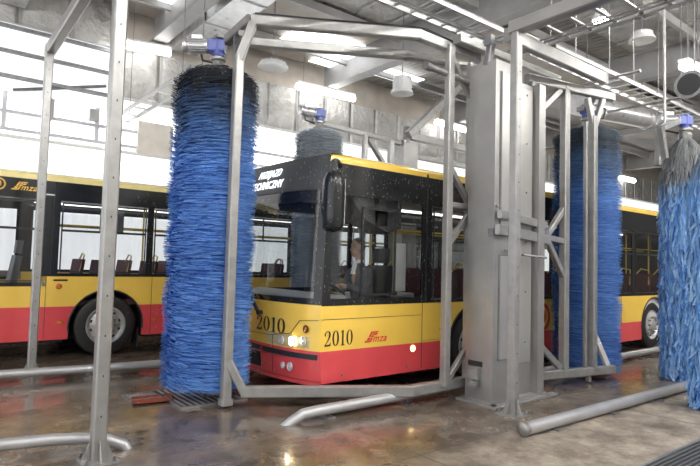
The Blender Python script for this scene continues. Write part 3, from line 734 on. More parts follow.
# ------------------------------------------------------------------ brushes
def strand_mesh(kind, h, r, seed):
    """returns MB of bristles standing round a vertical shaft, local z from 0 to h"""
    rnd = random.Random(seed); m = MB(); m.sh = []
    if kind == 'spin':
        nl = int(h/.021)
        for i in range(nl):
            z = h*i/nl; rr = r*(1+.02*math.sin(i*.23+seed)+.018*math.sin(i*.061*seed))
            if i > nl-5: rr *= 1-.06*(i-nl+5)
            for k in range(76):
                t = 2*PI*(k+rnd.random())/76; L = rr*(1-.13*rnd.random()**1.8); tw = .95+.45*rnd.random(); dz = rnd.uniform(-.03, .012); w = .006+.006*rnd.random(); z0 = z+rnd.uniform(-.01, .01)
                pts = [(.10, 0, 0), (.66, .32, .25), (.90, .65, .6), (1.0, 1.0, 1.0)]; vs = []
                for f, a, d in pts:
                    ang = t+tw*a; R_ = L*f if f > .1 else .05; zz = z0+dz*d; ww = w*(1-.55*a)
                    x, y = R_*math.cos(ang), R_*math.sin(ang); tx, ty = -math.sin(ang)*ww*.35, math.cos(ang)*ww*.35
                    vs += [(x-tx, y-ty, zz-ww/2), (x+tx, y+ty, zz+ww/2)]
                m.add(vs, [(0, 1, 3, 2), (2, 3, 5, 4), (4, 5, 7, 6)]); s_ = rnd.random()**1.5; s_ = min(1, .35*s_+.4*s_*s_+.3*max(0, math.sin(i*.17+2*math.sin(i*.05)))*rnd.random()); m.sh += [s_*.5, s_*.8, min(1, s_+.15)]
        n = len(m.f); m.lathe([(.05, .02), (r*.70, .03), (r*.70, h-.06), (.05, h-.04)], (0, 0, 0), 'z', 40); m.sh += [.12]*(len(m.f)-n)
    else:
        nl = int(h/.062)
        for i in range(nl+1):
            z = h*i/nl
            top = i > nl-6
            for k in range(46 if not top else 60):
                t = 2*PI*(k+rnd.random())/46; L = r*(1-.22*rnd.random()); w = .018+.02*rnd.random()
                if top: z0 = h+.36; pts = [(.12, 0), (.35, -.07), (.65, -.20), (.9, -.36-.1*rnd.random()), (1.0, -.55-.3*rnd.random())]; w = .008
                else:
                    z0 = z+.30; dr = .34+.16*rnd.random(); pts = [(.12, 0), (.6, .02), (.92, -.08), (1.0, -.08-dr*.4), (.97, -.08-dr*.75), (1.0+.1*rnd.random(), -.08-dr)]
                vs = []; n = len(pts)
                for j, (f, d) in enumerate(pts):
                    ang = t+(rnd.uniform(-.13, .13) if j > 1 else 0); R_ = L*f+(rnd.uniform(-.014, .014) if j > 1 else 0); zz = max(-.03, z0+d); tw = rnd.uniform(-1.1, 1.1) if j > 1 and not top else 0
                    x, y = R_*math.cos(ang), R_*math.sin(ang); ca, sa = math.cos(ang+PI/2+tw), math.sin(ang+PI/2+tw)
                    vs += [(x-ca*w/2, y-sa*w/2, zz), (x+ca*w/2, y+sa*w/2, zz)]
                s_ = rnd.random()
                m.add(vs, [(2*j, 2*j+1, 2*j+3, 2*j+2) for j in range(n-1)]); m.sh += [min(1, max(0, s_+rnd.uniform(-.25, .25))) for _ in range(n-1)]
    return m
def gear_motor(R, c, d, ztop):
    """motor lying level on a right-angle gearbox over the shaft; c centre of the shaft, d unit direction of the motor"""
    d = Vector(d).normalized(); c = Vector(c)
    g = MB().beam(c-d*.08, c+d*.12, .14, .15).beam(c-Vector((0, 0, .12)), c+Vector((0, 0, .09)), .12, .12).build('gearbox', BLUEM, R)
    m = MB(); m.tube([c+d*.12, c+d*.14, c+d*.145, c+d*.36, c+d*.365, c+d*.41, c+d*.43], [.09, .09, .075, .075, .088, .088, .045], 20)
    mo = m.build('motor', MOTOR, R, True)
    f = MB(); a = Vector((0, 0, 1)).cross(d)
    for k in range(18):
        t = 2*PI*k/18; e = a*math.cos(t)+Vector((0, 0, 1))*math.sin(t); f.beam(c+d*.15+e*.079, c+d*.35+e*.079, .006, .02, upv=tuple(e))
    f.build('cooling_fins', MOTOR, mo)
    MB().beam(c+d*.2+Vector((0, 0, .10)), c+d*.32+Vector((0, 0, .10)), .09, .06).build('terminal_box', MOTOR, mo)
    MB().tube([c+d*.26+Vector((0, 0, .12))-a*.05, c+d*.26+Vector((0, 0, .02))-a*.16, c+d*.22-Vector((0, 0, .12))-a*.14, c+d*.05-Vector((0, 0, .17))-a*.08], .014, 8).build('motor_cable', CORD, mo, True)
def brush(name, label, x, y, z0, z1, r, kind, m_, seed, motor_dir, group=None, guard=True):
    R = thing(name, label, 'brush', (x, y, z0), group)
    zc = z1+.20 if kind == 'spin' else z1+.06
    MB().lathe([(0, z0-.03), (.035, z0-.03), (.05, z0), (.05, z1+.02), (.035, z1+.05), (.035, zc)], (x, y, 0), 'z', 14).build('shaft', STEEL, R, True)
    if kind == 'spin': MB().lathe([(.035, z1+.02), (.11, z1+.03), (.12, z1+.06), (.07, z1+.09), (.06, z1+.14), (.09, z1+.15), (.09, z1+.18), (.04, z1+.19)], (x, y, 0), 'z', 20).build('coupling', STEEL, R, True)
    else: MB().lathe([(.04, zc-.20), (.09, zc-.16), (.10, zc-.10), (.07, zc-.05), (.10, zc-.03), (.10, zc)], (x, y, 0), 'z', 20).build('coupling', STEEL, R, True)
    sm = strand_mesh(kind, z1-z0 if kind == 'spin' else z1-z0-.42, r, seed)
    o = sm.build('bristles', m_, R, origin=(0, 0, 0)); o.location = (0, 0, 0); o['kind'] = 'stuff'
    gear_motor(R, (x, y, zc+.12), motor_dir, zc)
    return R
Bv1 = brush('washing_brush', 'tall blue spinning washing brush in front of the numbered bus, left of its windscreen', 2.73, 6.08, .16, 3.80, .515, 'spin', BRI, 3, (-.80, .60, 0), 'rotary washing brushes')
Bv2 = brush('washing_brush', 'blue spinning washing brush behind the steel frame right of the wide column', 8.30, 4.50, .08, 3.80, .515, 'spin', BRI2, 5, (1, -.1, 0), 'rotary washing brushes')
Bv3 = brush('washing_brush', 'idle light blue brush with limp hanging strips and grey cords at its top', 9.10, 3.37, .04, 3.70, .36, 'mop', MOP, 7, (-.8, .6, 0), 'rotary washing brushes')
Bv4 = brush('washing_brush', 'idle pale blue brush cut off by the right edge of the picture', 7.46, 2.36, .04, 3.25, .37, 'mop', MOP, 9, (.8, 0, 0), 'rotary washing brushes')
Bv5 = brush('washing_brush', 'grey blue washing brush on the far side of the numbered bus, top above its roof', 5.65, 8.12, .09, 3.95, .46, 'spin', FARB, 4, (-1, .1, 0), 'rotary washing brushes')

# ------------------------------------------------------------------ swing frames
def V(*a): return Vector(a)
SF = thing('swing_frame', 'large bent steel frame in front of the numbered bus, carrying the left spinning brush', 'frame', (2.85, 5.52, 0), 'brush swing frames')
Lx, Bx, Rx = V(2.72, 5.52, 0), V(4.50, 4.47, 0), V(5.42, 4.60, 0)
P1 = at(444.5, 386.5, 2, .17); P2 = at(466, 381.5, 2, .17); P1.z = P2.z = 0; Rx = P2+(P2-P1)*.35; print(P1, P2)
dl = (Bx-Lx).normalized(); dr = (Rx-Bx).normalized()
ZB, ZT = .17, 4.26
def z(v, h): return Vector((v.x, v.y, h))
MB().beam(z(Lx+dl*.16, ZB), z(Bx, ZB), .10, .12).build('bottom_bar', STEEL, SF); MB().beam(z(Bx-dl*.03, ZB), z(Rx, ZB), .10, .12).build('bottom_bar', STEEL, SF)
MB().beam(z(Lx+dl*.12, ZT), z(Bx, ZT), .10, .12).build('top_bar', STEEL, SF); MB().beam(z(Bx-dl*.03, ZT), z(Rx, ZT), .10, .12).build('top_bar', STEEL, SF)
nrm = V(dl.y, -dl.x, 0)*-1      # away from camera
back = V(.22, .60, 0)
MB().beam(z(Lx+dl*.05+back*.2, ZT-.02)+V(0, 0, -.04), z(Lx+back*.9+dl*.1, ZT), .10, .12).build('top_corner_bar', STEEL, SF)
MB().beam(z(Lx+back+dl*.02, ZT), z(Bx+back+dl*.1, ZT), .10, .11).build('rear_top_bar', STEEL, SF)
MB().beam(z(Bx+back+dl*.07, ZT), z(Rx+V(.25, .25, 0), ZT), .10, .11).build('rear_top_bar', STEEL, SF)
MB().beam(z(Lx, .07), z(Lx, 3.86), .10, .10).beam(z(Lx, .03), z(Lx, .10), .13, .13).build('post', STEEL, SF)
MB().beam(z(Lx, 3.80), z(Lx+dl*.14, ZT-.03), .10, .10).build('corner_brace', STEEL, SF); MB().beam(z(Lx, 3.78), z(Lx+back*.55, ZT-.03), .08, .08).build('corner_brace', DSTEEL, SF)
MB().beam(z(Lx+dl*.01, .50), z(Lx+dl*.19, ZB), .09, .09).build('corner_brace', STEEL, SF)
# arm over the brush
MB().beam(z(Lx+dl*.12, ZT+.02), V(2.80, 6.02, 4.19), .11, .11).beam(V(2.75, 5.98, 4.22), V(2.75, 6.18, 4.22), .18, .04).build('brush_arm', STEEL, SF)
MB().beam(z(Lx, .16), V(2.75, 6.02, .06), .06, .06).beam(V(2.75, 6.02, .03), V(2.75, 6.14, .03), .12, .04).build('lower_bearing_arm', STEEL, SF)
MB().beam(z(P1, ZB), z(P1, ZT), .10, .09).build('post', STEEL, SF); MB().beam(z(P2, ZB), z(P2, ZT-.1), .08, .08).build('post', STEEL, SF)
for a, b in ((z(P1, 4.15), z(P2+dr*.04, 3.66)), (z(P1, 2.80), z(P2, 2.36)), (z(P2, 2.24), z(P1, 1.82)), (z(P1, 2.32), z(P2, 2.32)), (z(P2, .58), z(P1, .20))): MB().beam(a, b, .06, .07).build('brace', STEEL, SF)
MB().tube([z(P2, 2.31), V(5.34, 4.28, 2.31), V(5.30, 3.95, 2.31)], .022, 8).build('tie_rod', STEEL, SF, True)
MB().beam(z(P2, 2.24), z(P2, 2.38), .10, .10).beam(z(P2, 2.28), z(Rx, 2.28), .07, .09).build('hinge_bracket', DSTEEL, SF)
pth = [z(Lx+dl*.16, ZT+.08), z(Lx+dl*.9, ZT+.075), z(Bx-dl*.1, ZT+.08), z(Bx+dr*.1, ZT+.09), z(Rx-dr*.1, ZT+.06)]
MB().tube(pth, .022, 8).tube([p+V(.0, .05, .012) for p in pth], .016, 8).build('hose', CORD, SF, True)

SG = thing('swing_frame', 'straight steel frame right of the wide column, in front of the second spinning brush', 'frame', (6.65, 4.3, 0), 'brush swing frames')
La, Ra = V(6.46, 4.28, 0), V(7.93, 3.96, 0); dd = (Ra-La).normalized(); zb, zt = .16, 4.14
MB().beam(z(La-dd*.05, zb), z(Ra+dd*.10, zb), .10, .12).beam(z(La+dd*1.1, .02), z(La+dd*1.1, .12), .06, .06).beam(z(La+dd*.2, .02), z(La+dd*.2, .12), .06, .06).build('bottom_bar', STEEL, SG)
MB().beam(z(La-dd*.10, zt), z(Ra+dd*.08, zt), .10, .12).build('top_bar', STEEL, SG)
MB().beam(z(La, .12), z(La, zt), .10, .09).build('post', STEEL, SG); MB().beam(z(La+dd*.62, zb), z(La+dd*.62, zt), .12, .10).build('post', STEEL, SG)
Rp = La+dd*1.18; MB().beam(z(Rp, zb), z(Rp, 3.80), .10, .10).build('post', STEEL, SG)
MB().beam(z(Rp+dd*-.15, zb), z(Rp+dd*-.15, 3.70), .05, .05).build('inner_rod', STEEL, SG)
for a, b in ((z(La+dd*.02, 3.62), z(La+dd*.52, 4.08)), (z(La+dd*.02, .68), z(La+dd*.55, .24)), (z(Rp, 3.60), z(Rp+dd*.20, 4.10)), (z(Rp-dd*.0, 3.66), z(Rp-dd*.12, 4.05))): MB().beam(a, b, .07, .08).build('brace', STEEL, SG)
MB().beam(z(Rp, .72), z(Rp+dd*.30, .22), .06, .08).build('bright_corner_brace', mat('polished_steel', (.72, .72, .72), .25, .4), SG)
hN = z(La+dd*.12, 2.0)+V(0, -.12, 0)
for a, b in ((hN, z(La+dd*.60, 2.42)), (hN, z(La+dd*.60, 1.96)), (hN, z(La+dd*.60, 1.48))): MB().beam(a, b, .07, .08).build('hinge_brace', STEEL, SG)
MB().beam(hN+V(-.02, 0, -.10), hN+V(-.02, 0, .14), .09, .09).tube([hN+V(-.02, 0, -.14), hN+V(-.02, 0, .18)], .03, 8).build('hinge_joint', DSTEEL, SG)
MB().beam(z(Rp, zt), V(8.30, 4.50, 4.16), .12, .10).beam(V(8.30, 4.40, 4.14), V(8.30, 4.62, 4.14), .2, .08).build('brush_arm', STEEL, SG)
MB().beam(z(Rp, .14), V(8.28, 4.44, .05), .06, .05).build('lower_bearing_arm', STEEL, SG)

# ------------------------------------------------------------------ wide column
CX0, CX1, CY0, CY1, CZ = 5.26, 6.30, 3.97, 4.36, 3.98
C_ = thing('wash_column', 'wide boxy steel column with bolted cover panels between the two brush frames', 'column', (5.78, 4.16, 0))
MB().box(CX0, CX0+.42, CY0, CY1, .03, CZ+.06).build('column_box', STEEL2, C_)
MB().box(CX0+.42, CX1-.02, CY0+.10, CY1, .03, CZ-.06).build('rear_panel', STEEL2, C_)
MB().box(CX1-.14, CX1, CY0+.0, CY1-.02, .03, CZ-.04).build('column_box', STEEL2, C_)
def cover(x0, x1, z0, z1, y):
    o = MB().box(x0, x1, y-.025, y+.01, z0, z1).build('cover_panel', PANEL, C_); MB().box(x0-.012, x1+.012, y-.008, y+.008, z0-.012, z1+.012).build('panel_gap_backing', DSTEEL, o)  # dark backing plate put in as the dark gap line around the cover
    b = MB(); k = 0; zz = z0+.25
    while zz < z1: b.lathe([(0, y-.038), (.011, y-.036), (.013, y-.024)], ((x0+x1)/2, 0, zz), 'y', 8); zz += .62
    b.build('bolts', BOLT, o)
cover(CX0+.10, CX0+.42, .52, 1.72, CY0); cover(CX0+.10, CX0+.42, 2.02, 3.90, CY0); cover(CX0+.62, CX0+.86, .42, 3.85, CY0+.10)
MB().box(CX0+.44, CX0+.60, CY0+.06, CY0+.12, .1, CZ-.1).build('hinge_channel', STEEL, C_)
MB().beam(V(CX0+.02, CY0-.06, 2.20), V(La.x-.02, 4.05, 2.14), .06, .10).build('crossbar', STEEL, C_); MB().beam(V(CX0-.02, CY0-.06, 2.02), V(La.x+.04, 4.06, 1.96), .06, .12).build('crossbar', STEEL, C_)
MB().box(CX0-.05, CX0+.0, CY0-.02, CY0+.05, 1.95, 2.03).build('crossbar_clamp', DSTEEL, C_)
MB().tube([V(CX0+.14, CY0-.05, 1.78), V(CX0+.30, CY0-.05, 1.78)], .016, 6).tube([V(CX0+.52, CY0-.03, 1.74), V(CX0+.98, CY0-.06, 1.72)], .016, 6).build('lock_rod', DSTEEL, C_, True)
MB().box(CX0-.06, CX0+.0, CY0+.16, CY0+.30, .27, .40).box(CX0-.09, CX0-.02, CY0+.17, CY0+.26, .20, .26).build('valve_block', STEEL, C_); MB().box(CX0-.012, CX0+.0, CY0+.14, CY0+.34, .42, .48).build('slot_opening', DARK, C_)
MB().beam(V(CX0-.08, CY0-.07, .015), V(CX1+.14, CY0-.07, .015), .10, .03).beam(V(CX0-.06, CY0-.10, .015), V(CX0-.06, CY1+.05, .015), .10, .03).box(CX0-.05, CX1+.05, CY0-.02, CY1+.04, 0, .035).build('base_plate', STEEL, C_)
for x in (CX0+.02, CX1-.1): MB().lathe([(.0, .10), (.014, .10), (.014, .03), (.03, .03), (.03, .05), (.014, .055)], (x, CY0-.06, 0), 'z', 10).build('anchor_bolt', BOLT, C_)
MB().beam(V(CX0+.03, CY0+.15, 4.0), V(CX0+.06, CY0+.12, 4.26), .09, .08).box(CX0-.0, CX0+.07, CY0+.08, CY0+.18, 4.24, 4.36).build('head_bracket', DSTEEL, C_)
MB().tube([V(CX0+.05, CY0+.42, 3.86), V(4.66, 4.50, 3.94)], .042, 16).tube([V(4.70, 4.50, 3.935), V(4.62, 4.50, 3.945)], .052, 16).build('hydraulic_cylinder', DSTEEL, C_, True)

# ------------------------------------------------------------------ portal posts
def foot(R, x, y):
    m = MB().box(x-.13, x+.13, y-.13, y+.13, 0, .018)
    for a, b in ((1, 0), (-1, 0), (0, 1), (0, -1)):
        p = V(x+a*.055, y+b*.055, 0); q = V(x+a*.12, y+b*.12, 0); n = V(-b, a, 0)*.005
        m.add([p+n+V(0, 0, .018), q+n+V(0, 0, .018), p+n+V(0, 0, .17), p-n+V(0, 0, .018), q-n+V(0, 0, .018), p-n+V(0, 0, .17)], [(0, 1, 2), (5, 4, 3), (0, 3, 4, 1), (1, 4, 5, 2), (2, 5, 3, 0)])
    m.build('foot_plate', STEEL, R)
    b = MB()
    for a, c in ((1, 1), (1, -1), (-1, 1), (-1, -1)): b.lathe([(0, .05), (.012, .05), (.012, .018), (.02, .018)], (x+a*.10, y+c*.10, 0), 'z', 6)
    b.build('foot_bolts', BOLT, R)
def post(R, x, y, h, w):
    o = MB().beam(V(x, y, .01), V(x, y, h), w, w).build('post', STEEL, R)
    b = MB(); k = .35
    while k < h-.2: b.cbox(x+w/2+.001, y, k, .004, .009, .016).cbox(x, y-w/2-.001, k, .009, .004, .016); k += .31
    b.build('slots', DARK, o)
A = thing('portal_frame', 'tall steel portal crossing overhead at the far left, its posts before the left bus', 'frame', (1.2, 4.6, 0), 'overhead steel portals')
post(A, 1.21, 4.62, 4.42, .105); foot(A, 1.21, 4.62); post(A, 1.30, 8.30, 4.42, .10); foot(A, 1.30, 8.30)
MB().beam(V(1.32, 8.45, 4.37), V(1.18, -1.5, 4.37), .12, .14).build('overhead_beam', STEEL, A)
post(A, 1.16, -1.2, 4.42, .10)
Fp = thing('portal_frame', 'narrow steel portal post before the wide column with beam running overhead to the right', 'frame', (5.15, 3.63, 0), 'overhead steel portals')
post(Fp, 5.17, 3.63, 4.22, .10); foot(Fp, 5.17, 3.63)
MB().beam(V(5.17, 3.70, 4.28), V(5.12, -1.5, 4.28), .12, .15).build('overhead_beam', STEEL2, Fp); post(Fp, 5.12, -1.2, 4.2, .10)

# overhead beams running along the bay
for (x0, x1, y, zz, w, h, lb) in ((5.3, 7.55, 3.85, 4.30, .10, .16, 'pale steel box beam running right from the column top, white end cap'), (5.0, 7.2, 4.35, 4.32, .12, .10, 'second steel box beam behind the first above the column, no end cap')):
    m = MB().beam(V(x0, y, zz), V(x1, y, zz), w, h); o = thing('box_beam', lb, 'beam', (x0, y, zz-h/2), 'box beams over the column'); m.build('beam_tube', STEEL, o); 
    if y < 4: MB().cbox(x1+.005, y, zz, .01, .13, .17).build('end_cap', FIX, o); MB().cbox(x1+.012, y, zz, .006, .03, .03).build('end_bolt', DARK, o)

# cable ladders
def ladder(label, p, q, wdt, n, side, mt=TRAY, rungw=.03, hang=()):
    p = Vector(p); q = Vector(q); R = thing('cable_ladder', label, 'cable ladder', tuple(p), 'overhead cable ladders'); d = (q-p).normalized(); s = Vector(side)*wdt
    for o_ in (V(0, 0, 0), s):
        r = MB().beam(p+o_, q+o_, .016, .055).beam(p+o_-V(0, 0, .027), q+o_-V(0, 0, .027), .034, .006).beam(p+o_+V(0, 0, .027), q+o_+V(0, 0, .027), .034, .006).build('side_rail', mt, R)
    for k in range(n): c = p+(q-p)*((k+.5)/n); MB().beam(c, c+s, .04, .025).build('rung', mt, R)
    for c in hang:
        for o_ in (V(0, 0, 0), s): MB().tube([p+d*c+o_, z(p+d*c+o_, 7.2)], .008, 6).build('hanger_rod', DSTEEL, R)
    return R
T1 = ladder('cable ladder slanting down to the column head over the numbered bus, cables lying in it', (2.4, 4.13, 4.52), (5.85, 4.13, 4.52), .40, 13, (0, 1, 0), TRAY)
MB().tube([V(2.4, 4.40, 4.50), V(5.85, 4.40, 4.50)], .016, 8).tube([V(2.4, 4.34, 4.49), V(5.85, 4.34, 4.49)], .012, 8).build('cable', TRAYD, T1, True)
T2 = ladder('cable ladder rising to the top right from the portal post, toward the bright spot lamps', (5.85, 4.5, 4.55), (5.85, -1.0, 4.55), .58, 18, (1, 0, 0), TRAY)
MB().tube([V(6.33, 4.5, 4.54), V(6.33, -1, 4.54)], .018, 8).tube([V(6.22, 4.5, 4.53), V(6.22, -1, 4.53)], .014, 8).build('cable', TRAYD, T2, True)
T3 = ladder('long cable ladder at the upper right above the idle mop brushes, hung on rods', (6.45, 3.93, 4.5), (16.5, 3.93, 4.5), .38, 34, (0, 1, 0), TRAY, hang=(.5, 2.2, 4.0, 6.0, 8.0))
for (a, b, lb) in (((8.02, 4.75, 4.45), (8.02, 3.55, 4.45), 'thin steel pipe lying across under the right cable ladder, nearer one'), ((9.75, 4.9, 4.45), (9.75, 3.5, 4.45), 'thin steel pipe lying across under the right cable ladder, farther one')):
    tag(MB().tube([a, b], .022, 8).build('support_pipe', STEEL, None, True, origin=a), lb, 'pipe', 'cross pipes under the ladder')

T4 = ladder('short cable ladder between tall left post and left brush, running toward the back wall', (3.18, 8.0, 4.5), (3.18, 12.6, 4.5), .32, 7, (1, 0, 0), TRAY, hang=(.4, 4.2))

# mop brush carrier arms
for (x, y, zz, lb) in ((9.10, 3.37, 3.76, 'bent steel arm holding the idle mop brush with the grey cords'), (7.46, 2.36, 3.31, 'steel arm holding the idle brush at the right edge of the picture')):
    g_ = 1 if x > 8 else -1
    R = thing('brush_carrier', lb, 'bracket', (x-g_*.75, y, zz-.5), 'mop brush carriers')
    MB().beam(V(x-g_*.75, y+.05, zz-.12), V(x-g_*.14, y+.05, zz+.10), .09, .09).beam(V(x-g_*.75, y+.05, zz-.10), V(x-g_*.60, y+.05, zz-.52), .09, .09).beam(V(x-g_*.40, y+.2, zz+.02), V(x-g_*.46, y+.2, zz-.6), .09, .09).build('bent_arm', STEEL, R)
    MB().tube([V(x-g_*.60, y+.05, zz-.08), V(x-g_*.60, y+.05, 7.2)], .02, 8).build('hanger_rod', STEEL, R)

# far gantry on the other side of the numbered bus
FG = thing('swing_frame', 'steel frame beyond the numbered bus, seen above its roof beside the grey blue brush', 'frame', (6.8, 8.35, 0), 'brush swing frames')
for a, b, w in ((V(5.6, 8.35, 4.18), V(8.05, 8.55, 4.18), .10), (V(6.95, 8.4, .02), V(6.95, 8.4, 4.15), .10), (V(7.75, 8.5, .02), V(7.75, 8.5, 4.15), .12), (V(7.05, 8.42, 4.1), V(7.70, 8.5, 3.5), .09), (V(5.6, 8.35, .15), V(8.05, 8.55, .15), .10), (V(5.62, 8.6, 4.3), V(5.62, 8.1, 4.3), .10)):
    MB().beam(a, b, w, w).build('frame_bar', STEEL, FG)
FC = thing('wash_column', 'pale steel column beyond the numbered bus with arms above the bus roof', 'column', (8.3, 8.5, 0))
MB().box(8.08, 8.5, 8.45, 8.85, .0, 4.25).build('column_box', STEEL2, FC); MB().beam(V(8.2, 8.5, 4.2), V(8.2, 8.5, 4.55), .12, .12).build('head_bracket', DSTEEL, FC)
MB().beam(V(8.3, 8.5, 4.36), V(11.5, 8.5, 4.36), .12, .16).build('crossbeam', STEEL, FC); MB().beam(V(8.0, 8.25, 4.30), V(9.9, 8.25, 5.95), .14, .16).build('diagonal_beam', STEEL, FC)
MB().beam(V(8.4, 8.7, 4.0), V(11.5, 8.7, 4.0), .10, .12).build('crossbeam', STEEL, FC)

# ------------------------------------------------------------------ guide rails, grates
def rail(name, label, pts, r, zs=.11, ends=True):
    P = [V(x, y, h) for x, y, h in pts]; R = thing(name, label, 'guide rail', tuple((P[0].x, P[0].y, 0)), 'tubular wheel guide rails')
    MB().tube(P, r, 20).build('tube', RAIL, R, True)
    if ends: MB().lathe([(0, -.012), (r*.7, -.010), (r*1.04, 0), (r*1.04, .05)], tuple(P[0]), 'x', 16).build('end_cap', BOLT, R, True)
    tot = (P[-1]-P[0]).length; d = (P[-1]-P[0]).normalized(); k = .5
    while k < tot-.2:
        c = P[0]+d*k; MB().box(c.x-.05, c.x+.05, c.y-.09, c.y+.09, 0, .015).box(c.x-.015, c.x+.015, c.y-.03, c.y+.03, 0, .09).build('support', DSTEEL, R); k += 1.1
    return R
rail('guide_rail', 'steel guide rail at the lower left, its end bending down behind the tall post', [(-2.5, 5.62, .11), (.2, 5.14, .11), (.95, 4.97, .115), (1.14, 4.92, .105), (1.32, 4.86, .09), (1.46, 4.80, .03), (1.50, 4.79, -.04)], .046, ends=False)
rail('guide_rail', 'long steel guide rail running in front of the left bus and behind the left brush', [(-3, 8.28, .11), (.9, 7.98, .11), (2.3, 7.78, .11), (4.6, 7.62, .11)], .055)
rail('guide_rail', 'steel guide rail under the big bent frame, its bare end turned down', [(2.93, 4.66, -.04), (3.0, 4.63, .02), (3.10, 4.60, .085), (3.25, 4.58, .10), (5.22, 4.60, .10)], .055, ends=False)
rail('guide_rail', 'long round steel guide rail lying across the lower right floor', [(4.58, 3.10, .07), (9.6, 3.02, .07)], .062)
rail('guide_rail', 'steel guide rail beside the rear wheel of the numbered bus', [(6.7, 4.60, .09), (12.6, 4.72, .09)], .055)

def grate(name, label, x0, x1, y0, y1, axis, n, zz=.012, mt=MUD, bw=.011):
    R = thing(name, label, 'drain grate', (x0, y0, 0), 'floor drain grates')
    MB().box(x0, x1, y0-.03, y0, 0, zz+.006).box(x0, x1, y1, y1+.03, 0, zz+.006).box(x0-.03, x0, y0-.03, y1+.03, 0, zz+.006).box(x1, x1+.03, y0-.03, y1+.03, 0, zz+.006).build('grate_frame', DSTEEL, R)
    MB().box(x0, x1, y0, y1, .001, .003).build('channel_opening', DARK, R)
    for k in range(n):
        t = (k+.5)/n; m = MB()
        if axis == 'x': c = x0+(x1-x0)*t; m.box(c-bw, c+bw, y0, y1, .003, zz)
        else: c = y0+(y1-y0)*t; m.box(x0, x1, c-bw, c+bw, .003, zz)
        m.build('grate_bar', mt, R)
    return R
grate('drain_grate', 'barred drain grate under the left brush beside the maroon plate', 2.34, 3.05, 5.72, 6.6, 'x', 10, .016, RAIL)
grate('drain_grate', 'narrow barred drain grate behind the maroon plate, left of the brush', 1.98, 2.30, 6.28, 6.55, 'x', 8, .016, RAIL)
grate('drain_grate', 'wide black drain grate cut off by the lower right corner', 4.0, 9.0, 1.68, 2.06, 'y', 9, .012, DSTEEL, .006)
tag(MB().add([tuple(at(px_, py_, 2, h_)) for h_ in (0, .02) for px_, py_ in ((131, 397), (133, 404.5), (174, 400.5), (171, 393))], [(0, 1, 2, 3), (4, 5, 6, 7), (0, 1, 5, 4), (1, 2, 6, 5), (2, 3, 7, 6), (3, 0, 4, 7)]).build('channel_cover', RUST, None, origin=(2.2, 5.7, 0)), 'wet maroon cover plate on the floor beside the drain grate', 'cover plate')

# ------------------------------------------------------------------ room
X0, X1, Y0, Y1, H = -9, 40, -4, 13.0, 7.2
m = MB(); m.box(X0, X1, Y0, Y1+.2, -.12, 0); struct('floor', m, FLOORM)
m = MB().box(X0, X1, Y0, Y1+.2, H, H+.12); struct('ceiling', m, CEILM)
struct('baseboard_glare_block', MB().box(X0, X1, Y1-.06, Y1+.15, 0, 1.25), mat('plinth_glare_block', (.16, .145, .13), .6))  # dark plinth added to keep the wall's glow from reflecting in the floor
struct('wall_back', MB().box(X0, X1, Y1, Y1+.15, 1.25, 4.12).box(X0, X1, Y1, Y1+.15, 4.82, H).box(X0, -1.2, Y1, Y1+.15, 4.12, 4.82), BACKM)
struct('wall_front', MB().box(X0, X1, Y0-.15, Y0, 0, H), mat('front_wall_paint', (.6, .59, .57), .7))
struct('wall_right', MB().box(X1, X1+.15, Y0, Y1+.2, 0, H), WALLM)
# insulated fascia above the window band
struct('trim_1', MB().box(3.4, X1-.1, Y1-.25, Y1-.02, 5.16, 6.32), FOIL)
struct('trim_7', MB().box(3.4, X1-.1, Y1-.06, Y1-.02, 6.32, H), TAN)
struct('trim_8', MB().box(X0, 3.4, Y1-.30, Y1-.02, 6.2, H), FOIL)
struct('trim_2', MB().box(X0, 3.4, Y1-.20, Y1-.02, 4.86, 6.2), SKYR)
for i, (x0, x1) in enumerate(((-1.2, 1.25), (1.33, 2.05), (2.13, 3.0), (3.08, 6.0), (6.08, 9), (9.08, 12), (12.08, 16), (16.08, 22), (22.08, 30))):
    w = MB().box(x0, x1, Y1+.04, Y1+.06, 4.12, 4.82); o = struct('window_%d' % (i+1), w, SKYL)
    MB().box(x0-.08, x0, Y1-.05, Y1+.1, 4.08, 4.86).box(x0, x1, Y1-.05, Y1+.1, 4.08, 4.14).box(x0, x1, Y1-.05, Y1+.1, 4.43, 4.50).build('window_frame', mat('window_frame_grey_%d' % i, (.5, .5, .54), .4) if i == 0 else bpy.data.materials['window_frame_grey_0'], o)
for i, (zz, yy) in enumerate(((5.12, 12.78), (5.62, 12.78), (6.12, 12.78))): struct('trim_%d' % (3+i), MB().box(X0, 3.4, yy-.07, yy, zz-.035, zz+.035), DSTEEL)
tag(MB().tube([at(13, 90, 1, 12.764), at(60, 88, 1, 12.764), at(106, 86, 1, 12.764)], .035, 8).build('conduit', DSTEEL, None, True, origin=at(13, 90, 1, 12.764)), 'dark conduit crossing the bright wall above the left windows', 'pipe')
for (px, py, lb) in ((50, 108, 'dark grey box on the window ledge behind the thin left post'), (95, 114, 'small dark grey box on the window ledge beside the tall left post')):
    p = at(px, py, 1, 12.75); tag(MB().cbox(p.x, 12.9, p.z, .18, .2, .42 if px < 60 else .24).build('junction_box', GIRD, None, origin=p), lb, 'box', 'boxes on the window ledge')
# ledge pipes on back wall
for (zz, lb) in ((3.95, 'thin white pipe along the back wall just under the windows'),):
    tag(MB().tube([V(-1, 12.9, zz), V(14, 12.9, zz)], .035, 8).build('wall_pipe', FIX, None, True, origin=(-1, 12.9, zz)), lb, 'pipe')
# opening panel of tan boards behind the left brush
tag(MB().box(3.9, 4.7, 12.85, 12.97, 3.95, 4.72).build('wall_shutter', mat('cream_panel', (.62, .58, .52), .6), None, origin=(4.2, 12.9, 3.95)), 'tan shutter panel on the back wall left of the spinning brush', 'shutter')

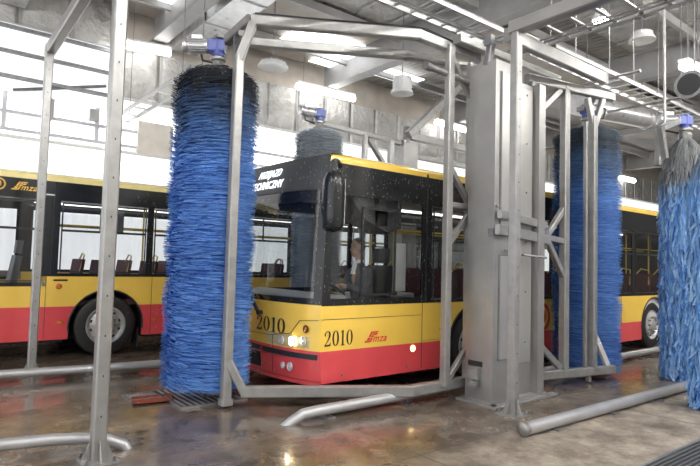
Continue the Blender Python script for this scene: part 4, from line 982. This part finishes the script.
# roof girders, purlins, ducts
GX = [-2.2, 1.9, 4.6, 6.9, 10.2, 13.8, 18, 23]
for i, gx in enumerate((-2.6, 4.1, 8.9, 14.4, 20, 27)):
    R = thing('roof_girder', ['grey roof girder at the far left end of the hall, outside the left posts', 'wide foil-clad roof girder rising over the left brush to the top edge', 'grey roof girder above the wide column and far gantry', 'grey roof girder crossing above the upper right cable ladder', 'distant grey roof girder behind the upper right lamps', 'farthest roof girder at the right end of the hall'][i], 'girder', (gx, 4, 5.8), 'roof girders')
    MB().box(gx-.16, gx+.16, Y0, 12.6, 6.44, 6.50).build('bottom_flange', GIRD, R); MB().box(gx-.03, gx+.03, Y0, 12.6, 6.50, H).build('web', GIRD, R)
for k, (gx, w, zz) in enumerate(((1.0, .5, 6.5), (4.45, .62, 6.45))):
    R = thing('air_duct', ['flat zinc air duct under the roof left of the brush motor', 'rectangular zinc air duct beside the wide girder above the bent frame'][k], 'duct', (gx, 4, zz), 'air ducts under the roof')
    MB().box(gx, gx+w, Y0, 12.6, zz, zz+.28).build('duct_body', DUCT, R)
    for j in range(10): MB().box(gx-.02, gx+w+.02, -2+j*1.4, -1.96+j*1.4, zz-.02, zz+.30).build('duct_joint', GIRD, R)
# foil-wrapped downstand panels and tan decking bays
for k, (x0, x1, y0, y1, zz, lb, mt, nm) in enumerate((
    (-6, .8, 8.6, 12.7, 7.08, 'silver foil insulation sheet under the roof at the upper left', FOIL, 'foil_sheet'),
    (1.6, 2.95, 6.5, 12.7, 7.10, 'silver foil insulation sheet above the fluorescent lamp by the tall post', FOIL, 'foil_sheet'),
    (3.35, 4.5, 9.3, 12.7, 7.12, 'tan trapezoid decking between girder and duct above the left brush', TAN, 'roof_decking'),
    (5.2, 8.7, 9.6, 12.7, 7.11, 'tan trapezoid decking above the far brush', TAN, 'roof_decking'),
    (5.2, 8.6, 2.5, 9.4, 7.13, 'bright foil insulation sheet over the bent frame top', FOIL, 'foil_sheet'),
    (9.3, 14.2, 1.0, 6.4, 7.10, 'crumpled foil insulation sheet above the right cable ladder', FOIL, 'foil_sheet'),
    (9.2, 22, 7.2, 9.6, 6.7, 'tan dropped panel beyond the right cable ladder', TAN, 'roof_decking'),
    (14.6, 27, 1.0, 7.0, 7.10, 'distant foil insulation sheet at the upper right', FOIL, 'foil_sheet'))):
    tag(MB().box(x0, x1, y0, y1, zz, zz+.03).build(nm, mt, None, origin=((x0+x1)/2, (y0+y1)/2, zz)), lb, 'ceiling panel', 'panels under the roof')
for k, yy in enumerate((2.2, 4.9, 7.2, 9.5, 11.6)):
    tag(MB().box(X0, X1-.2, yy-.05, yy+.05, 6.90, 7.08).build('purlin', GIRD, None, origin=(4, yy, 6.9)), ['nearest roof purlin above the portal beams', 'roof purlin above the column head', 'roof purlin over the lane of the numbered bus', 'roof purlin over the lane of the left bus', 'roof purlin nearest the bright back wall'][k], 'purlin', 'roof purlins')
# dropped soffit with hanging duct behind column
R = thing('air_duct', 'round silver air duct end beyond the right frame, left of the mop brush motor', 'duct', (10.6, 5.6, 4.5), 'air ducts under the roof')
a = at(600, 112, 1, 6.4); b = at(645, 118, 1, 6.4)
MB().tube([a+V(-.6, 0, .2), V(a.x-.6, a.y, H)], .012, 6).tube([b+V(-.2, 0, .24), V(b.x-.2, b.y, H)], .012, 6).build('hanger_rod', DSTEEL, R)
MB().tube([a+V(-1, 0, 0), b], .26, 24).tube([b, b+V(.12, 0, 0)], .29, 24).build('duct_body', DUCT, R, True)
R = thing('air_heater', 'dark round fan unit hanging at the right edge under the lamp', 'fan', (11, 3.2, 4.6))
c = at(692, 86, 1, 3.4); MB().tube([c+V(-.12, 0, 0), c+V(.35, 0, 0)], .22, 24).build('fan_housing', DSTEEL, R, True); MB().tube([c+V(-.13, 0, 0), c+V(-.12, 0, 0)], [.17, .17], 24).build('fan_face', DARK, R, True)
MB().tube([c+V(.1, 0, .2), V(c.x+.1, c.y, H)], .012, 6).build('hanger_rod', DSTEEL, R)

# ------------------------------------------------------------------ lamps
TUBEFILL = emat('fill_tube', (1, .985, .955), 42)
def tubelamp(label, p, q, r=.05, hang=True, mt=None):
    p = Vector(p); q = Vector(q); d = (q-p).normalized(); R = thing('fluorescent_lamp', label, 'lamp', tuple((p+q)/2), 'fluorescent lamps')
    MB().beam(p+V(0, 0, r+.03), q+V(0, 0, r+.03), .16, .05).build('housing', FIX, R)
    MB().tube([p, q], r, 12).build('tube', mt or TUBE, R, True)
    if hang:
        for c in (p+d*.2, q-d*.2): MB().tube([c+V(0, 0, r+.05), z(c, H)], .008, 6).build('hanger_rod', DSTEEL, R)
yy = 12.35
p = at(113, 43, 1, yy); q = at(170, 53, 1, yy); tubelamp('fluorescent lamp on the back wall between the tall post and the brush motor', (p.x, yy, p.z), (q.x, yy, q.z), .085)
p = at(297, 86, 1, yy); q = at(354, 99, 1, yy); tubelamp('fluorescent lamp on the back wall above the far brush motor', (p.x, yy, p.z), (q.x, yy, q.z), .085)
p = at(436, 122, 1, yy); q = at(468, 131, 1, yy); tubelamp('fluorescent lamp seen through the bent frame left of the column', (p.x, yy, p.z), (q.x, yy, q.z), .085)
p = at(512, 143, 1, yy); q = at(540, 152, 1, yy); tubelamp('fluorescent lamp seen between column and right frame', (p.x, yy, p.z), (q.x, yy, q.z), .085)
p = at(620, 178, 1, yy); q = at(634, 181, 1, yy); tubelamp('farthest fluorescent lamp, just left of the mop brush', (p.x, yy, p.z), (q.x, yy, q.z), .10)
p = at(683, 66, 1, 3.6); q = at(698, 72, 1, 3.6); tubelamp('bright lamp near the right edge under the roof', (p.x, 3.6, p.z), (q.x+.2, 3.6, q.z), .07)
for k, (px, py, h_) in enumerate(((583, 7, 5.6), (601, 21, 5.6), (608, 25, 5.6))):
    c = at(px, py, 2, h_); R = thing('spot_lamp', ['bright round lamp at the top right above the cable ladder, highest of three', 'bright round lamp below the highest one at the top right', 'small bright round lamp touching its brighter neighbour at the top right'][k], 'lamp', tuple(c), 'round spot lamps')
    r = (.13, .13, .07)[k]; MB().lathe([(r*1.05, 0), (r*1.15, .03), (r*.7, .14), (.03, .2), (0, .2)], tuple(c), 'z', 20).build('shade', FIX, R, True); MB().lathe([(0, -.01), (r*.9, -.005), (r, .03)], tuple(c), 'z', 20).build('lens', SPOT, R, True)
    MB().tube([c+V(0, 0, .19), z(c, H)], .01, 6).build('hanger_rod', DSTEEL, R)
def highbay(label, c, r, h, lit=0):
    R = thing('high_bay_lamp', label, 'lamp', tuple(c), 'high bay lamps'); c = Vector(c)
    MB().lathe([(r*1.25, 0), (r*1.22, .03), (r, .10), (r*.98, h), (r*.6, h+.03), (0, h+.03)], tuple(c), 'z', 28).build('housing', CAN, R, True)
    MB().lathe([(r*1.2, .01), (r*.5, .05), (0, .06)], tuple(c), 'z', 28).build('diffuser', SKYL if lit else FIX, R, True)
    MB().tube([c+V(0, 0, h), z(c, H)], .012, 6).build('hanger_rod', DSTEEL, R)
    m = MB()
    for k in range(14): t = 2*PI*k/14; m.beam(c+V(math.cos(t)*r*1.01, math.sin(t)*r*1.01, .12), c+V(math.cos(t)*r*1.01, math.sin(t)*r*1.01, h-.02), .012, .012)
    m.build('ribs', CAN, R)
highbay('white can-shaped lamp hanging above the numbered bus', at(402, 94, 1, 8.2), .19, .34)
highbay('pale shallow dish lamp seen between the two top bars of the bent frame', at(273, 68, 1, 9.2), .24, .09)
highbay('small greenish dome lamp above the right cable ladder', at(642, 41, 2, 5.5), .17, .14)
# skylights of the roof
for i, (px, py, sx, sy) in enumerate(((322, 43, 1.6, 1.0), (345, 63, 1.4, 1.0), (190, 8, 1.2, .8), (395, 76, 1.5, .6), (80, 42, 2.2, .01))):
    if i == 4: continue
    c = at(px, py, 2, 7.03); o = MB().box(c.x-sx*.58, c.x+sx*.58, c.y-sy*.58, c.y+sy*.58, 7.03, 7.05); struct('window_%d' % (20+i), o, SKYL)
for (x, y) in ((-2, 2), (-3, -1.5), (3, -2), (9, -2), (5.6, -.4), (12, -1.5), (2, 1.2), (7.5, 1.0), (12.5, 1.6), (18, 3), (-3, 6.5), (24, 5)):  # unseen tubes added as fill light, mostly for the camera side
    tubelamp('added fluorescent fill lamp under the roof, out of view above the wash lanes', (x-1.3, y, 5.85), (x+1.3, y, 5.85), .08, True, TUBEFILL)

# spray
rnd = random.Random(11); m = MB()
def drops(n, f):
    for _ in range(n):
        c = Vector(f()); s = rnd.uniform(.0014, .0028); l = s*rnd.uniform(4, 7); d = Vector((rnd.uniform(-.5, .5), rnd.uniform(-.5, .5), -1)).normalized(); a = d.orthogonal().normalized()*s*.4; b = d.cross(a)
        m.add([c-d*l, c+a, c+b, c-a, c-b, c+d*l], [(0, 1, 2), (0, 2, 3), (0, 3, 4), (0, 4, 1), (5, 2, 1), (5, 3, 2), (5, 4, 3), (5, 1, 4)])
drops(1200, lambda: (lambda t, r: (2.75+r*math.cos(t), 6.08+r*math.sin(t), rnd.uniform(.3, 3.7)))(rnd.uniform(0, 2*PI), rnd.uniform(.5, .9)))
drops(900, lambda: (rnd.uniform(3.1, 5.4), rnd.uniform(4.55, 5.0), 2.9-1.9*rnd.random()**1.3))
o = m.build('water_spray', mat('water_drops', (.6, .63, .66), .1), None, origin=(2.75, 6.08, .3)); tag(o, 'fine water drops thrown off the left spinning brush onto the bus front', 'water spray', None, 'stuff')

# ------------------------------------------------------------------ light
w = bpy.data.worlds.new('world'); sc.world = w; w.use_nodes = True
w.node_tree.nodes['Background'].inputs['Color'].default_value = (.95, .97, 1, 1); w.node_tree.nodes['Background'].inputs['Strength'].default_value = 1.35
try: sc.cycles.transparent_max_bounces = 32; sc.cycles.max_bounces = 12
except Exception: pass
sc.view_settings.view_transform = 'Standard'; sc.view_settings.look = 'None'; sc.view_settings.exposure = .75; sc.view_settings.gamma = 1
